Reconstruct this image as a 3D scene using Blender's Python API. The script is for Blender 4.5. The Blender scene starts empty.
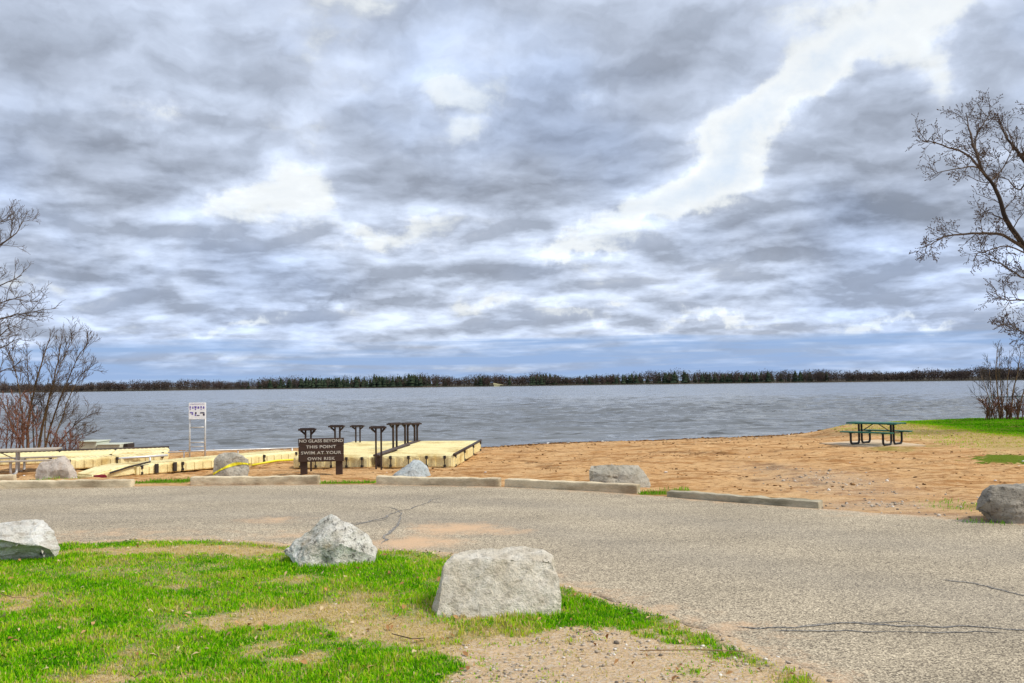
import bpy, bmesh, math, random
import numpy as np
from mathutils import Vector, Matrix, noise as mnoise
from mathutils.bvhtree import BVHTree

random.seed(7)
rng = np.random.default_rng(7)
SC = bpy.context.scene
COL = SC.collection
R = math.radians

# ------------------------------------------------------------------ camera
F = 900.0
CW, CH = 1024.0, 683.0
CAM_Z = 2.0
PITCH = math.atan(42.8 / F)
ROLL = R(-0.75)
cam_data = bpy.data.cameras.new('camera')
cam = bpy.data.objects.new('camera', cam_data)
COL.objects.link(cam)
cam_data.sensor_width = 36.0
cam_data.lens = F / CW * 36.0
cam_data.clip_start = 0.1
cam_data.clip_end = 9000.0
CAM_R = (Matrix.Rotation(math.pi / 2 + PITCH, 4, 'X') @ Matrix.Rotation(ROLL, 4, 'Z'))
cam.matrix_world = Matrix.Translation((0, 0, CAM_Z)) @ CAM_R
SC.camera = cam


def ray(u, v):
    d = CAM_R.to_3x3() @ Vector(((u - CW / 2) / F, -(v - CH / 2) / F, -1.0))
    return d.normalized()


def P(u, v, z=0.0):
    """point where the sight line through photo position (u, v) meets height z"""
    d = ray(u, v)
    t = (z - CAM_Z) / d.z
    return Vector((d.x * t, d.y * t, z))


def PD(u, v, Y):
    """point on that sight line at distance Y ahead"""
    d = ray(u, v)
    t = Y / d.y
    return Vector((d.x * t, Y, CAM_Z + d.z * t))


# ------------------------------------------------------------------ numpy noise
def _h(ix, iy, iz, s):
    n = (ix.astype(np.int64) * 374761393 + iy.astype(np.int64) * 668265263 + iz.astype(np.int64) * 2147483647 + s * 974634541) & 0xFFFFFFFF
    n = ((n ^ (n >> 13)) * 1274126177) & 0xFFFFFFFF
    n = ((n ^ (n >> 16)) * 2246822519) & 0xFFFFFFFF
    n = n ^ (n >> 15)
    return n.astype(np.float64) / 4294967295.0


def vnoise(p, s=0):
    p = np.asarray(p, dtype=np.float64)
    if p.shape[1] == 2:
        p = np.column_stack([p, np.zeros(len(p))])
    i = np.floor(p)
    f = p - i
    f = f * f * f * (f * (f * 6 - 15) + 10)
    i = i.astype(np.int64)
    r = 0
    for dx in (0, 1):
        wx = f[:, 0] if dx else 1 - f[:, 0]
        for dy in (0, 1):
            wy = f[:, 1] if dy else 1 - f[:, 1]
            for dz in (0, 1):
                wz = f[:, 2] if dz else 1 - f[:, 2]
                r = r + wx * wy * wz * _h(i[:, 0] + dx, i[:, 1] + dy, i[:, 2] + dz, s)
    return r


def fbm(p, octaves=4, gain=0.5, s=0):
    p = np.asarray(p, dtype=np.float64)
    a, t, r = 1.0, 0.0, 0
    for k in range(octaves):
        r = r + a * vnoise(p * (2.03 ** k) + 17.3 * k, s + k)
        t += a
        a *= gain
    return r / t


def sstep(a, b, x):
    t = np.clip((x - a) / (b - a), 0, 1)
    return t * t * (3 - 2 * t)


def seg_dist(pts, poly, closed=True):
    pts = np.asarray(pts, dtype=np.float32)
    poly = np.asarray(poly, dtype=np.float32)
    n = len(poly)
    X, Y = np.ascontiguousarray(pts[:, 0]), np.ascontiguousarray(pts[:, 1])
    best = np.full(len(pts), 1e18, dtype=np.float32)
    for k in range(n if closed else n - 1):
        (ax, ay), (bx, by) = poly[k], poly[(k + 1) % n]
        dx, dy = bx - ax, by - ay
        px, py = X - ax, Y - ay
        t = np.clip((px * dx + py * dy) * np.float32(1 / max(dx * dx + dy * dy, 1e-12)), 0, 1)
        px -= t * dx
        py -= t * dy
        np.minimum(best, px * px + py * py, out=best)
    return np.sqrt(best).astype(np.float64)


def inside(pts, poly):
    pts = np.asarray(pts)
    x, y = pts[:, 0], pts[:, 1]
    r = np.zeros(len(pts), bool)
    n = len(poly)
    for k in range(n):
        x0, y0 = poly[k]
        x1, y1 = poly[(k + 1) % n]
        if y0 == y1:
            continue
        c = ((y0 > y) != (y1 > y)) & (x < (x1 - x0) * (y - y0) / (y1 - y0) + x0)
        r ^= c
    return r


def sdf(pts, poly):
    d = seg_dist(pts, poly)
    return np.where(inside(pts, poly), d, -d)


def smooth_curve(pts, n):
    """Catmull-Rom through 2-D points, n samples per span"""
    pts = [np.array(p, dtype=float) for p in pts]
    q = [2 * pts[0] - pts[1]] + pts + [2 * pts[-1] - pts[-2]]
    out = []
    for i in range(1, len(q) - 2):
        for k in range(n):
            t = k / n
            out.append(0.5 * (2 * q[i] + (q[i + 1] - q[i - 1]) * t + (2 * q[i - 1] - 5 * q[i] + 4 * q[i + 1] - q[i + 2]) * t * t
                              + (3 * q[i] - q[i - 1] - 3 * q[i + 1] + q[i + 2]) * t ** 3))
    out.append(pts[-1])
    return np.array(out)


# ------------------------------------------------------------------ node helper
class NT:
    def __init__(self, tree):
        self.t = tree
        self.n = tree.nodes
        self.l = tree.links

    def add(self, kind, props=None, **inputs):
        nd = self.n.new(kind)
        for k, v in (props or {}).items():
            setattr(nd, k, v)
        for k, v in inputs.items():
            key = int(k[1:]) if k[0] == 'i' and k[1:].isdigit() else k.replace('_', ' ')
            self.set(nd.inputs[key], v)
        return nd

    def set(self, sock, v):
        if isinstance(v, bpy.types.NodeSocket):
            self.l.new(v, sock)
        elif isinstance(v, bpy.types.Node):
            self.l.new(v.outputs[0], sock)
        else:
            if sock.type == 'RGBA' and len(v) == 3:
                v = (*v, 1)
            sock.default_value = v

    def math(self, op, a, b=0.0, c=0.0, clamp=False):
        return self.add('ShaderNodeMath', {'operation': op, 'use_clamp': clamp}, i0=a, i1=b, i2=c).outputs[0]

    def vmath(self, op, a, b=(0, 0, 0), out=0):
        return self.add('ShaderNodeVectorMath', {'operation': op}, i0=a, i1=b).outputs[out]

    def scale(self, a, s):
        nd = self.n.new('ShaderNodeVectorMath')
        nd.operation = 'SCALE'
        self.set(nd.inputs[0], a)
        self.set(nd.inputs[3], s)
        return nd.outputs[0]

    def mix(self, f, a, b, blend='MIX'):
        nd = self.n.new('ShaderNodeMix')
        nd.data_type = 'RGBA'
        nd.blend_type = blend
        nd.clamp_factor = True
        self.set(nd.inputs[0], f)
        self.set(nd.inputs[6], a)
        self.set(nd.inputs[7], b)
        return nd.outputs[2]

    def ramp(self, f, stops, interp='LINEAR'):
        nd = self.n.new('ShaderNodeValToRGB')
        cr = nd.color_ramp
        cr.interpolation = interp
        while len(cr.elements) < len(stops):
            cr.elements.new(0.5)
        for e, (p, c) in zip(cr.elements, stops):
            e.position = p
            if isinstance(c, (int, float)):
                c = (c, c, c)
            e.color = (*c, 1)
        self.set(nd.inputs[0], f)
        return nd.outputs[0]

    def noise(self, vec, scale=1.0, detail=4.0, rough=0.5, dist=0.0, out='Fac'):
        nd = self.n.new('ShaderNodeTexNoise')
        self.set(nd.inputs['Vector'], vec)
        nd.inputs['Scale'].default_value = scale
        nd.inputs['Detail'].default_value = detail
        nd.inputs['Roughness'].default_value = rough
        nd.inputs['Distortion'].default_value = dist
        return nd.outputs[out]

    def voro(self, vec, scale, out='Color', feature='F1'):
        nd = self.n.new('ShaderNodeTexVoronoi')
        nd.feature = feature
        self.set(nd.inputs['Vector'], vec)
        nd.inputs['Scale'].default_value = scale
        return nd.outputs[out]

    def maprange(self, v, a, b, c=0.0, d=1.0, smooth=False):
        nd = self.n.new('ShaderNodeMapRange')
        if smooth:
            nd.interpolation_type = 'SMOOTHSTEP'
        for k, x in zip((0, 1, 2, 3, 4), (v, a, b, c, d)):
            self.set(nd.inputs[k], x)
        return nd.outputs[0]

    def attr(self, name, out='Fac'):
        nd = self.n.new('ShaderNodeAttribute')
        nd.attribute_name = name
        return nd.outputs[out]

    def bump(self, h, strength=0.5, dist=0.02, normal=None):
        nd = self.n.new('ShaderNodeBump')
        self.set(nd.inputs['Height'], h)
        nd.inputs['Strength'].default_value = strength
        nd.inputs['Distance'].default_value = dist
        if normal is not None:
            self.set(nd.inputs['Normal'], normal)
        return nd.outputs[0]
# ------------------------------------------------------------------ sky and light
SUN_AZ, SUN_EL = R(108), R(50)          # to the right of the view, high
world = bpy.data.worlds.new('World')
SC.world = world
world.use_nodes = True
w = NT(world.node_tree)
w.n.clear()
sky = w.add('ShaderNodeTexSky', {'sky_type': 'NISHITA', 'sun_disc': False, 'sun_elevation': SUN_EL, 'sun_rotation': SUN_AZ,
                                 'altitude': 200, 'air_density': 1.0, 'dust_density': 1.0, 'ozone_density': 1.5})
gen = w.add('ShaderNodeTexCoord').outputs['Generated']
sep = w.add('ShaderNodeSeparateXYZ', i0=gen)
dz = w.math('MAXIMUM', sep.outputs[2], 0.0)
inv = w.math('DIVIDE', 1.0, w.math('ADD', dz, 0.19))
plane = w.add('ShaderNodeCombineXYZ', i0=w.math('MULTIPLY', sep.outputs[0], inv), i1=w.math('MULTIPLY', sep.outputs[1], inv), i2=0.0).outputs[0]
# cloud layer seen from below: flat layer in perspective, stretched a little along x near the horizon
wob = w.noise(gen, 5.0, 5, 0.6, out='Color')
wobv = w.vmath('SUBTRACT', wob, (0.5, 0.5, 0.5))
pl = w.vmath('ADD', w.vmath('MULTIPLY', plane, (1.25, 1.25, 1)), w.scale(wobv, 0.40))
pl_s = w.vmath('ADD', pl, (0.05, 0.10, 0.0))
n_big = w.noise(pl, 0.95, 9, 0.55)
n_big_s = w.noise(pl_s, 0.95, 9, 0.55)
relief = w.math('SUBTRACT', n_big, n_big_s)
# smaller puffs of the same layer
n_puff = w.noise(pl, 2.4, 10, 0.52, 0.35)
n_puff_s = w.noise(w.vmath('ADD', pl, (0.03, 0.095, 0.0)), 2.4, 10, 0.52, 0.35)
relief2 = w.math('SUBTRACT', n_puff, n_puff_s)
def billow(v):
    nd = w.n.new('ShaderNodeTexVoronoi')
    nd.feature = 'F1'
    nd.normalize = True
    w.set(nd.inputs['Vector'], v)
    nd.inputs['Scale'].default_value = 3.6
    nd.inputs['Detail'].default_value = 2.0
    nd.inputs['Roughness'].default_value = 0.45
    return nd.outputs['Distance']


plb = w.vmath('ADD', pl, w.scale(w.vmath('SUBTRACT', w.noise(pl, 3.0, 5, 0.6, out='Color'), (0.5, 0.5, 0.5)), 0.28))
n_bil = billow(plb)
n_bil_s = billow(w.vmath('ADD', plb, (0.02, 0.07, 0.0)))
relief3 = w.math('SUBTRACT', n_bil_s, n_bil)
gd = w.vmath('MULTIPLY', w.vmath('ADD', gen, w.scale(wobv, 0.06)), (1.0, 1.0, 1.5))
# where the heavy masses and the breaks of this particular sky stand
dirw = w.vmath('ADD', gen, w.scale(w.vmath('SUBTRACT', w.noise(gen, 9.0, 6, 0.6, out='Color'), (0.5, 0.5, 0.5)), 0.13))


def blob(u, v, ru, rv, rot, amp):
    c = ray(u, v)
    e1 = Vector((c.y, -c.x, 0)).normalized()
    e2 = e1.cross(c).normalized()
    cr, sr = math.cos(R(rot)), math.sin(R(rot))
    a1 = (e1 * cr + e2 * sr) * (F / ru)
    a2 = (-e1 * sr + e2 * cr) * (F / rv)
    x = w.vmath('DOT_PRODUCT', dirw, tuple(a1), out=1)
    y = w.vmath('DOT_PRODUCT', dirw, tuple(a2), out=1)
    x = w.math('SUBTRACT', x, a1.dot(c))
    y = w.math('SUBTRACT', y, a2.dot(c))
    s = w.math('MULTIPLY_ADD', x, x, w.math('MULTIPLY', y, y))
    g = w.math('EXPONENT', w.math('MULTIPLY', s, -1.0))
    return w.math('MULTIPLY', g, amp * (0.78 if amp < 0 else 1.0))


BLOBS = [
    # breaks (bright)
    (905, 12, 70, 40, 10, -.42), (815, 75, 75, 24, 42, -.42), (742, 148, 66, 28, 40, -.55), (655, 212, 70, 20, 32, -.44), (575, 245, 60, 14, 15, -.3), (940, 95, 24, 40, 10, -.25), (345, 300, 60, 5, 0, .25),
    (285, 185, 38, 36, 25, -.50), (228, 208, 30, 22, 30, -.42), (330, 222, 60, 14, -8, -.22), (400, 238, 60, 12, -5, -.28), (495, 222, 60, 12, 5, -.25),
    (110, 112, 60, 14, -10, -.28), (160, 130, 30, 10, 0, -.2), (465, 125, 40, 22, 20, -.34), (440, 85, 36, 12, -5, -.26), (600, 97, 16, 13, 0, -.34),
    (300, 105, 30, 40, 20, -.22), (45, 288, 36, 12, 0, -.32), (15, 195, 34, 18, 0, -.24), (340, 60, 60, 40, 40, -.12), (930, 70, 30, 50, 0, -.22),
    (610, 250, 70, 10, 0, -.22), (700, 322, 60, 6, 0, -.34), (900, 318, 60, 5, 0, -.30), (590, 303, 50, 6, 3, -.25), (480, 300, 60, 7, 0, -.22), (240, 320, 60, 5, 0, -.22), (730, 262, 40, 10, 10, -.12),
    # heavy masses (grey)
    (110, 168, 110, 30, 0, .30), (90, 195, 70, 12, 0, .12), (420, 165, 110, 30, -5, .30), (560, 165, 90, 42, 30, .24), (600, 50, 120, 50, 20, .16), (680, 95, 60, 40, 40, .22), (850, 130, 60, 30, 10, .20),
    (800, 225, 140, 30, 3, .30), (900, 190, 90, 50, 0, .20), (230, 75, 90, 30, -10, .16), (40, 55, 60, 40, 0, .20), (990, 50, 45, 45, 0, .22), (150, 262, 140, 18, 0, .18),
    (520, 262, 120, 9, 0, .14), (400, 195, 80, 16, 0, .12), (800, 290, 130, 10, 0, .10), (250, 300, 120, 8, 0, .12),
]
acc = None
for b in BLOBS:
    g = blob(*b)
    acc = g if acc is None else w.math('ADD', acc, g)
dens = w.math('ADD', w.math('MULTIPLY', n_big, 0.70), w.math('MULTIPLY', n_puff, 0.70))
dens = w.math('MULTIPLY_ADD', w.math('SUBTRACT', 0.36, n_bil), 0.36, dens)
dens = w.math('ADD', dens, acc)
dens = w.math('ADD', dens, -0.195)
n_fine = w.noise(gd, 21.0, 7, 0.6)
dens = w.math('MULTIPLY_ADD', w.math('SUBTRACT', n_fine, 0.5), 0.40, dens)
stops = [(-.35, (2.5, 3.05, 3.85)), (-.12, (3.1, 3.5, 3.95)), (0.06, (3.65, 3.86, 4.0)), (0.20, (3.8, 3.95, 4.0)), (0.29, (3.5, 3.75, 4.0)), (0.36, (2.75, 3.08, 3.7)), (0.43, (2.42, 2.74, 3.38)), (0.55, (2.2, 2.52, 3.12)), (0.76, (1.78, 2.02, 2.5)), (1.0, (1.4, 1.6, 1.98))]
cloud = w.scale(w.ramp(w.math('DIVIDE', w.math('ADD', dens, 0.4), 1.4), [((p_ + .4) / 1.4, tuple(q / 4 for q in c_)) for p_, c_ in stops], 'B_SPLINE'), 4.0)
lit = w.math('MULTIPLY_ADD', relief, 1.1, w.math('MULTIPLY_ADD', relief2, 1.6, w.math('MULTIPLY_ADD', relief3, 1.2, 1.0)))
lit = w.math('MINIMUM', w.math('MAXIMUM', lit, 0.72), 1.45)
# rows of flat based heaps lower down: white crowns, grey feet
gl = w.vmath('MULTIPLY', w.vmath('ADD', gen, w.scale(wobv, 0.02)), (1.0, 1.0, 3.6))
n_row = w.noise(gl, 8.5, 9, 0.55)
n_row_s = w.noise(w.vmath('ADD', gl, (0.008, 0.0, 0.05)), 8.5, 9, 0.55)
band = w.maprange(sep.outputs[2], 0.30, 0.12, 0.0, 1.0, True)
lit = w.math('MULTIPLY_ADD', w.math('MULTIPLY', w.math('SUBTRACT', n_row, n_row_s), band), 2.6, lit)
lit = w.math('MULTIPLY_ADD', w.math('SUBTRACT', n_fine, 0.5), 0.45, lit)
lit = w.math('MINIMUM', w.math('MAXIMUM', lit, 0.74), 1.6)
lit = w.math('MULTIPLY_ADD', w.math('SUBTRACT', lit, 1.0), w.maprange(dens, 0.14, 0.40, 0.12, 1.0, True), 1.0)
cloud = w.mix(1.0, cloud, w.add('ShaderNodeCombineColor', i0=lit, i1=lit, i2=lit).outputs[0], 'MULTIPLY')
tintf = w.maprange(w.noise(gd, 3.2, 4, 0.55), 0.46, 0.68, 0.0, 0.8, True)
cloud = w.mix(tintf, cloud, w.mix(1.0, cloud, (0.89, 0.955, 1.06), 'MULTIPLY'))
# open blue low over the far shore, with flat cloud bars across it
bars = w.noise(w.vmath('MULTIPLY', gen, (2.2, 2.2, 42.0)), 1.7, 6, 0.55, 0.3)
low = w.maprange(sep.outputs[2], 0.015, 0.125, 0.0, 1.0, True)
cover = w.math('ADD', w.math('MULTIPLY', low, 4.0), w.math('MULTIPLY', w.math('SUBTRACT', bars, 0.49), 4.2), clamp=True)
thin = w.maprange(dens, 0.02, 0.30, 0.93, 1.0, True)
cover = w.math('MULTIPLY', cover, thin)
blue = w.scale(w.ramp(sep.outputs[2], [(0.0, (.46, .68, 1.0)), (0.012, (.30, .50, .92)), (0.08, (.22, .40, .82)), (0.5, (.15, .30, .72))]), 3.4)
blue = w.mix(0.15, blue, w.scale(sky.outputs[0], 0.8))
skycol = w.mix(cover, blue, cloud)
bg = w.add('ShaderNodeBackground', Color=skycol, Strength=0.1)
out = w.add('ShaderNodeOutputWorld', Surface=bg.outputs[0])
world.cycles.sampling_method = 'MANUAL'
world.cycles.sample_map_resolution = 512

sun_d = bpy.data.lights.new('sun', 'SUN')
sun_d.energy = 1.5
sun_d.angle = R(14)
sun_d.color = (1.0, 0.95, 0.86)
sun = bpy.data.objects.new('sun', sun_d)
COL.objects.link(sun)
to_sun = Vector((math.sin(SUN_AZ) * math.cos(SUN_EL), math.cos(SUN_AZ) * math.cos(SUN_EL), math.sin(SUN_EL)))
sun.rotation_euler = (-to_sun).to_track_quat('-Z', 'Y').to_euler()
sun.location = (30, 10, 40)

vs = SC.view_settings
vs.view_transform = 'Standard'
vs.look = 'None'
vs.gamma = 1.0
vs.use_curve_mapping = False
vs.exposure = 1.3
# ------------------------------------------------------------------ object helpers
def put(name, me, mat=None, parent=None):
    o = bpy.data.objects.new(name, me)
    COL.objects.link(o)
    if mat is not None:
        for m_ in (mat if isinstance(mat, (list, tuple)) else [mat]):
            me.materials.append(m_)
    if parent is not None:
        o.parent = parent
    return o


def tag(o, label=None, cat=None, group=None, kind=None):
    if label:
        o['label'] = label
    if cat:
        o['category'] = cat
    if group:
        o['group'] = group
    if kind:
        o['kind'] = kind
    return o


def thing(name, label, cat, loc=(0, 0, 0), rz=0.0, group=None):
    o = bpy.data.objects.new(name, None)
    o.empty_display_size = 0.2
    COL.objects.link(o)
    o.location = loc
    o.rotation_euler = (0, 0, rz)
    return tag(o, label, cat, group)


def np_mesh(name, verts, faces, smooth=False):
    """fast mesh from arrays; faces is an (n, k) index array"""
    me = bpy.data.meshes.new(name)
    verts = np.asarray(verts, dtype=np.float32)
    faces = np.asarray(faces, dtype=np.int32)
    n, k = faces.shape
    me.vertices.add(len(verts))
    me.vertices.foreach_set('co', verts.ravel())
    me.loops.add(n * k)
    me.loops.foreach_set('vertex_index', faces.ravel())
    me.polygons.add(n)
    me.polygons.foreach_set('loop_start', np.arange(0, n * k, k, dtype=np.int32))
    if smooth:
        me.polygons.foreach_set('use_smooth', np.ones(n, dtype=bool))
    me.update(calc_edges=True)
    return me


def set_attr(me, name, vals):
    a = me.attributes.new(name, 'FLOAT', 'POINT')
    a.data.foreach_set('value', np.asarray(vals, dtype=np.float32))


class MB:
    """collects boxes, tubes and prisms into one mesh"""
    def __init__(self):
        self.v, self.f = [], []

    def add(self, vs, fs):
        b = len(self.v)
        self.v += [tuple(p) for p in vs]
        self.f += [tuple(i + b for i in q) for q in fs]
        return self

    def box(self, c, s, bevel=0.0, rz=0.0, M=None):
        bm = bmesh.new()
        bmesh.ops.create_cube(bm, size=1.0, matrix=Matrix.Diagonal((*s, 1)))
        if bevel > 0:
            bmesh.ops.bevel(bm, geom=bm.edges[:], offset=bevel, segments=2, profile=0.5, affect='EDGES')
        T = Matrix.Translation(c) @ Matrix.Rotation(rz, 4, 'Z')
        if M is not None:
            T = M @ T
        bm.verts.index_update()
        self.add([T @ q.co for q in bm.verts], [[q.index for q in fc.verts] for fc in bm.faces])
        bm.free()
        return self

    def tube(self, pts, r, n=8, cap=True):
        pts = [Vector(p) for p in pts]
        k = len(pts)
        rs = [r] * k if isinstance(r, (int, float)) else list(r)
        vs, fs = [], []
        ref = None
        for i, p in enumerate(pts):
            t = (pts[min(i + 1, k - 1)] - pts[max(i - 1, 0)])
            if t.length < 1e-9:
                t = Vector((0, 0, 1))
            t.normalize()
            if ref is None:
                ref = t.orthogonal().normalized()
            ref = (ref - t * ref.dot(t))
            if ref.length < 1e-6:
                ref = t.orthogonal()
            ref.normalize()
            b = t.cross(ref)
            for j in range(n):
                a = 2 * math.pi * j / n
                vs.append(p + (ref * math.cos(a) + b * math.sin(a)) * rs[i])
        for i in range(k - 1):
            for j in range(n):
                fs.append((i * n + j, i * n + (j + 1) % n, (i + 1) * n + (j + 1) % n, (i + 1) * n + j))
        if cap:
            fs.append(tuple(range(n - 1, -1, -1)))
            fs.append(tuple((k - 1) * n + j for j in range(n)))
        return self.add(vs, fs)

    def build(self, name, mat, parent=None, smooth=False):
        me = bpy.data.meshes.new(name)
        me.from_pydata(self.v, [], self.f)
        if smooth:
            me.polygons.foreach_set('use_smooth', np.ones(len(me.polygons), dtype=bool))
        me.update()
        return put(name, me, mat, parent)


def arc(c, r, a0, a1, n, ax, ay):
    c, ax, ay = Vector(c), Vector(ax), Vector(ay)
    return [c + ax * (r * math.cos(a0 + (a1 - a0) * i / n)) + ay * (r * math.sin(a0 + (a1 - a0) * i / n)) for i in range(n + 1)]


# ------------------------------------------------------------------ materials
def new_mat(name, rough=0.7, metallic=0.0, spec=0.3):
    m = bpy.data.materials.new(name)
    m.use_nodes = True
    t = NT(m.node_tree)
    b = t.n['Principled BSDF']
    b.inputs['Roughness'].default_value = rough
    b.inputs['Metallic'].default_value = metallic
    b.inputs['Specular IOR Level'].default_value = spec
    return m, t, b


def worn(name, base, dark, scale=6.0, rough=0.6, bump=0.3, dirt=0.5, metallic=0.0, grain=(1, 1, 1), fine=60.0, coord='Object'):
    """a painted, plastic, wooden or concrete surface with wear, dirt and grain"""
    m, t, b = new_mat(name, rough, metallic)
    c = t.add('ShaderNodeTexCoord').outputs[coord]
    c = t.vmath('MULTIPLY', c, grain)
    n1 = t.noise(c, scale, 6, 0.6)
    n2 = t.noise(c, fine, 3, 0.6)
    f = t.maprange(n1, 0.42, 0.75, 0.0, dirt, True)
    colr = t.mix(f, base, dark)
    g = t.maprange(n2, 0.25, 0.75, 0.78, 1.18)
    colr = t.mix(1.0, colr, t.add('ShaderNodeCombineColor', i0=g, i1=g, i2=g).outputs[0], 'MULTIPLY')
    t.set(b.inputs['Base Color'], colr)
    t.set(b.inputs['Roughness'], t.maprange(n1, 0.2, 0.8, rough - 0.12, min(1, rough + 0.15)))
    t.set(b.inputs['Normal'], t.bump(t.math('ADD', n1, t.math('MULTIPLY', n2, 0.4)), bump, 0.02))
    return m


M_DOCK = worn('dock_plastic', (.88, .77, .41), (.52, .34, .09), 1.7, 0.55, 0.3, 0.8, fine=30)
M_DOCKDARK = worn('dark_rubber', (.035, .026, .022), (.06, .045, .03), 8, 0.6, 0.2)
M_STEEL = worn('dark_brown_steel', (.035, .022, .017), (.09, .045, .03), 9, 0.5, 0.2)
M_TUBE = worn('galvanised_tube', (.62, .62, .60), (.40, .38, .34), 7, 0.4, 0.1, 0.5, metallic=0.35)
M_SIGNWOOD = worn('brown_painted_wood', (.060, .033, .022), (.035, .02, .014), 5, 0.6, 0.35, 0.6, grain=(1, 1, 5))
M_WHITE = worn('white_paint', (.90, .90, .92), (.78, .78, .78), 10, 0.5, 0.05, 0.3)
M_GREEN = worn('green_coated_metal', (.015, .13, .085), (.012, .07, .05), 6, 0.45, 0.1, 0.4)
M_BLACK = worn('black_coated_metal', (.016, .016, .017), (.04, .035, .03), 8, 0.45, 0.1, 0.4)
M_CONC = worn('concrete_pad', (.60, .46, .30), (.52, .36, .20), 2.5, 0.85, 0.3, 0.6, fine=90)
M_KERB = worn('weathered_kerb', (.68, .57, .38), (.30, .23, .14), 2.4, 0.85, 0.8, 0.9, grain=(.5, 1, 1.5), fine=45)
M_KERBDARK = worn('mossy_kerb', (.46, .40, .28), (.18, .16, .10), 4.0, 0.9, 0.7, 0.9, grain=(.5, 1, 1.5), fine=45)
M_TAPE = worn('yellow_tape', (.82, .72, .03), (.6, .5, .05), 8, 0.45, 0.1, 0.4)
M_WOODTOP = worn('grey_weathered_plank', (.46, .40, .32), (.24, .19, .14), 4, 0.8, 0.4, 0.7, grain=(.3, 3, 3))
M_PALE = worn('pale_green_fibreglass', (.56, .58, .46), (.40, .40, .30), 4, 0.5, 0.1, 0.5)
M_RED = worn('dark_red_plastic', (.17, .01, .02), (.10, .01, .01), 8, 0.5, 0.1)
# ------------------------------------------------------------------ lie of the land
WATER_Z = -0.45
SHORE = [P(u, v, WATER_Z).xy for u, v in ((-700, 452), (-300, 453), (0, 452.5), (100, 452), (200, 450.5), (300, 449), (400, 448.5), (480, 447.5), (540, 444), (600, 442),
                                           (660, 440.5), (700, 438.5), (760, 436.5), (800, 433.5))]
SHORE = [tuple(p) for p in SHORE] + [(15.3, 43.0), (17.6, 44.2), (20.0, 45.6), (23, 46.6), (27, 47.6), (34, 48.8), (50, 51), (90, 56), (220, 70)]
SHORE_C = smooth_curve(SHORE, 3)
LAND = np.vstack([SHORE_C, [(400, -300), (-400, -300), (-400, SHORE_C[0][1])]])

FAR_PX = [(0, 488), (100, 487.2), (200, 486), (318, 485), (400, 485.2), (500, 487.5), (560, 490), (640, 495.5), (700, 500), (780, 506), (850, 511.5), (940, 518), (1024, 524)]
FAR = [(-60, 18.0), (-30, 18.6), (-17, 18.8)] + [tuple(P(u, v).xy) for u, v in FAR_PX] + [(9.2, 10.6), (12.5, 7.2), (15.5, 2.5), (17, -3), (17.5, -9)]
NEAR_PX = [(60, 545.5), (130, 542), (200, 541), (280, 546), (350, 549), (420, 553), (480, 563), (562, 588), (640, 611), (700, 632), (770, 664), (815, 683)]
NEAR = [(-60, 11.4), (-30, 11.4), (-14, 11.4), (-8, 11.5)] + [tuple(P(u, v).xy) for u, v in NEAR_PX] + [(2.25, 5.0), (2.6, 3.4), (3.1, 1.5), (3.7, -2), (4.3, -9)]
FAR_C = smooth_curve(FAR, 24)
NEAR_C = smooth_curve(NEAR, 24)
NEAR_S, FAR_S = smooth_curve(NEAR, 5), smooth_curve(FAR, 4)
LAWN = np.vstack([NEAR_S, [(-60, -9)]])
ROADPOLY = np.vstack([NEAR_S, FAR_S[::-1]])


def shore_d(p):
    return sdf(p, LAND)


def height(p, ds=None):
    """ground height: level by the road, falling to the lake, a low bank on the headland"""
    p = np.asarray(p, dtype=float)
    if ds is None:
        ds = shore_d(p)
    sl = 0.055 + 0.30 * sstep(11.5, 17.5, p[:, 0])
    h = WATER_Z + np.where(ds > 0, sl * ds, 0.09 * ds)
    k = 0.12                                            # soft shoulder
    h = np.where(h > -k, -k + k * (1 - np.exp(-(np.maximum(h, -k) + k) / k)), h)
    h = np.maximum(h, -3.0)
    rd = sdf(p, ROADPOLY)
    onbeach = sstep(0.2, 1.2, -rd) * sstep(15, 19, p[:, 1] + 0.45 * np.maximum(p[:, 0], 0)) * sstep(0.3, 2.5, ds)
    lump = (fbm(p * [0.8, 1.3], 4, 0.55, 3) - 0.5) * 0.13 + (fbm(p * [2.6, 4.2], 3, 0.6, 9) - 0.5) * 0.075
    track = np.sin(p[:, 1] * 3.2 + 0.9 * p[:, 0] + 4 * fbm(p * 0.25, 2, 0.5, 5)) * 0.012
    h = h + onbeach * (lump + track)
    lip = 0.034 * np.exp(-((rd - 0.02) / 0.10) ** 2) * np.clip(2.6 * fbm(p * 2.6, 3, 0.6, 23) - 0.55, 0, 1.1) * (p[:, 1] < 13)
    h = h + lip
    lawn = sstep(0.0, 1.0, sdf(p, LAWN))
    h = h + lawn * (0.03 + (fbm(p * 1.2, 3, 0.5, 21) - 0.5) * 0.05)
    return h


def hgt(x, y):
    return float(height(np.array([[x, y]]))[0])


def pxpoly(pts, z=0.0):
    return np.array([P(u, v, z).xy for u, v in pts])


def pxblob(p, u, v, ru, rv):
    """soft patch on the ground around a point, sizes given as seen in the photo"""
    c = P(u, v)
    rx = (P(u + ru, v) - c).length
    ry = abs(P(u, v - rv).y - P(u, v + rv).y) / 2
    return np.exp(-(((p[:, 0] - c.x) / rx) ** 2 + ((p[:, 1] - c.y) / ry) ** 2))


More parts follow.
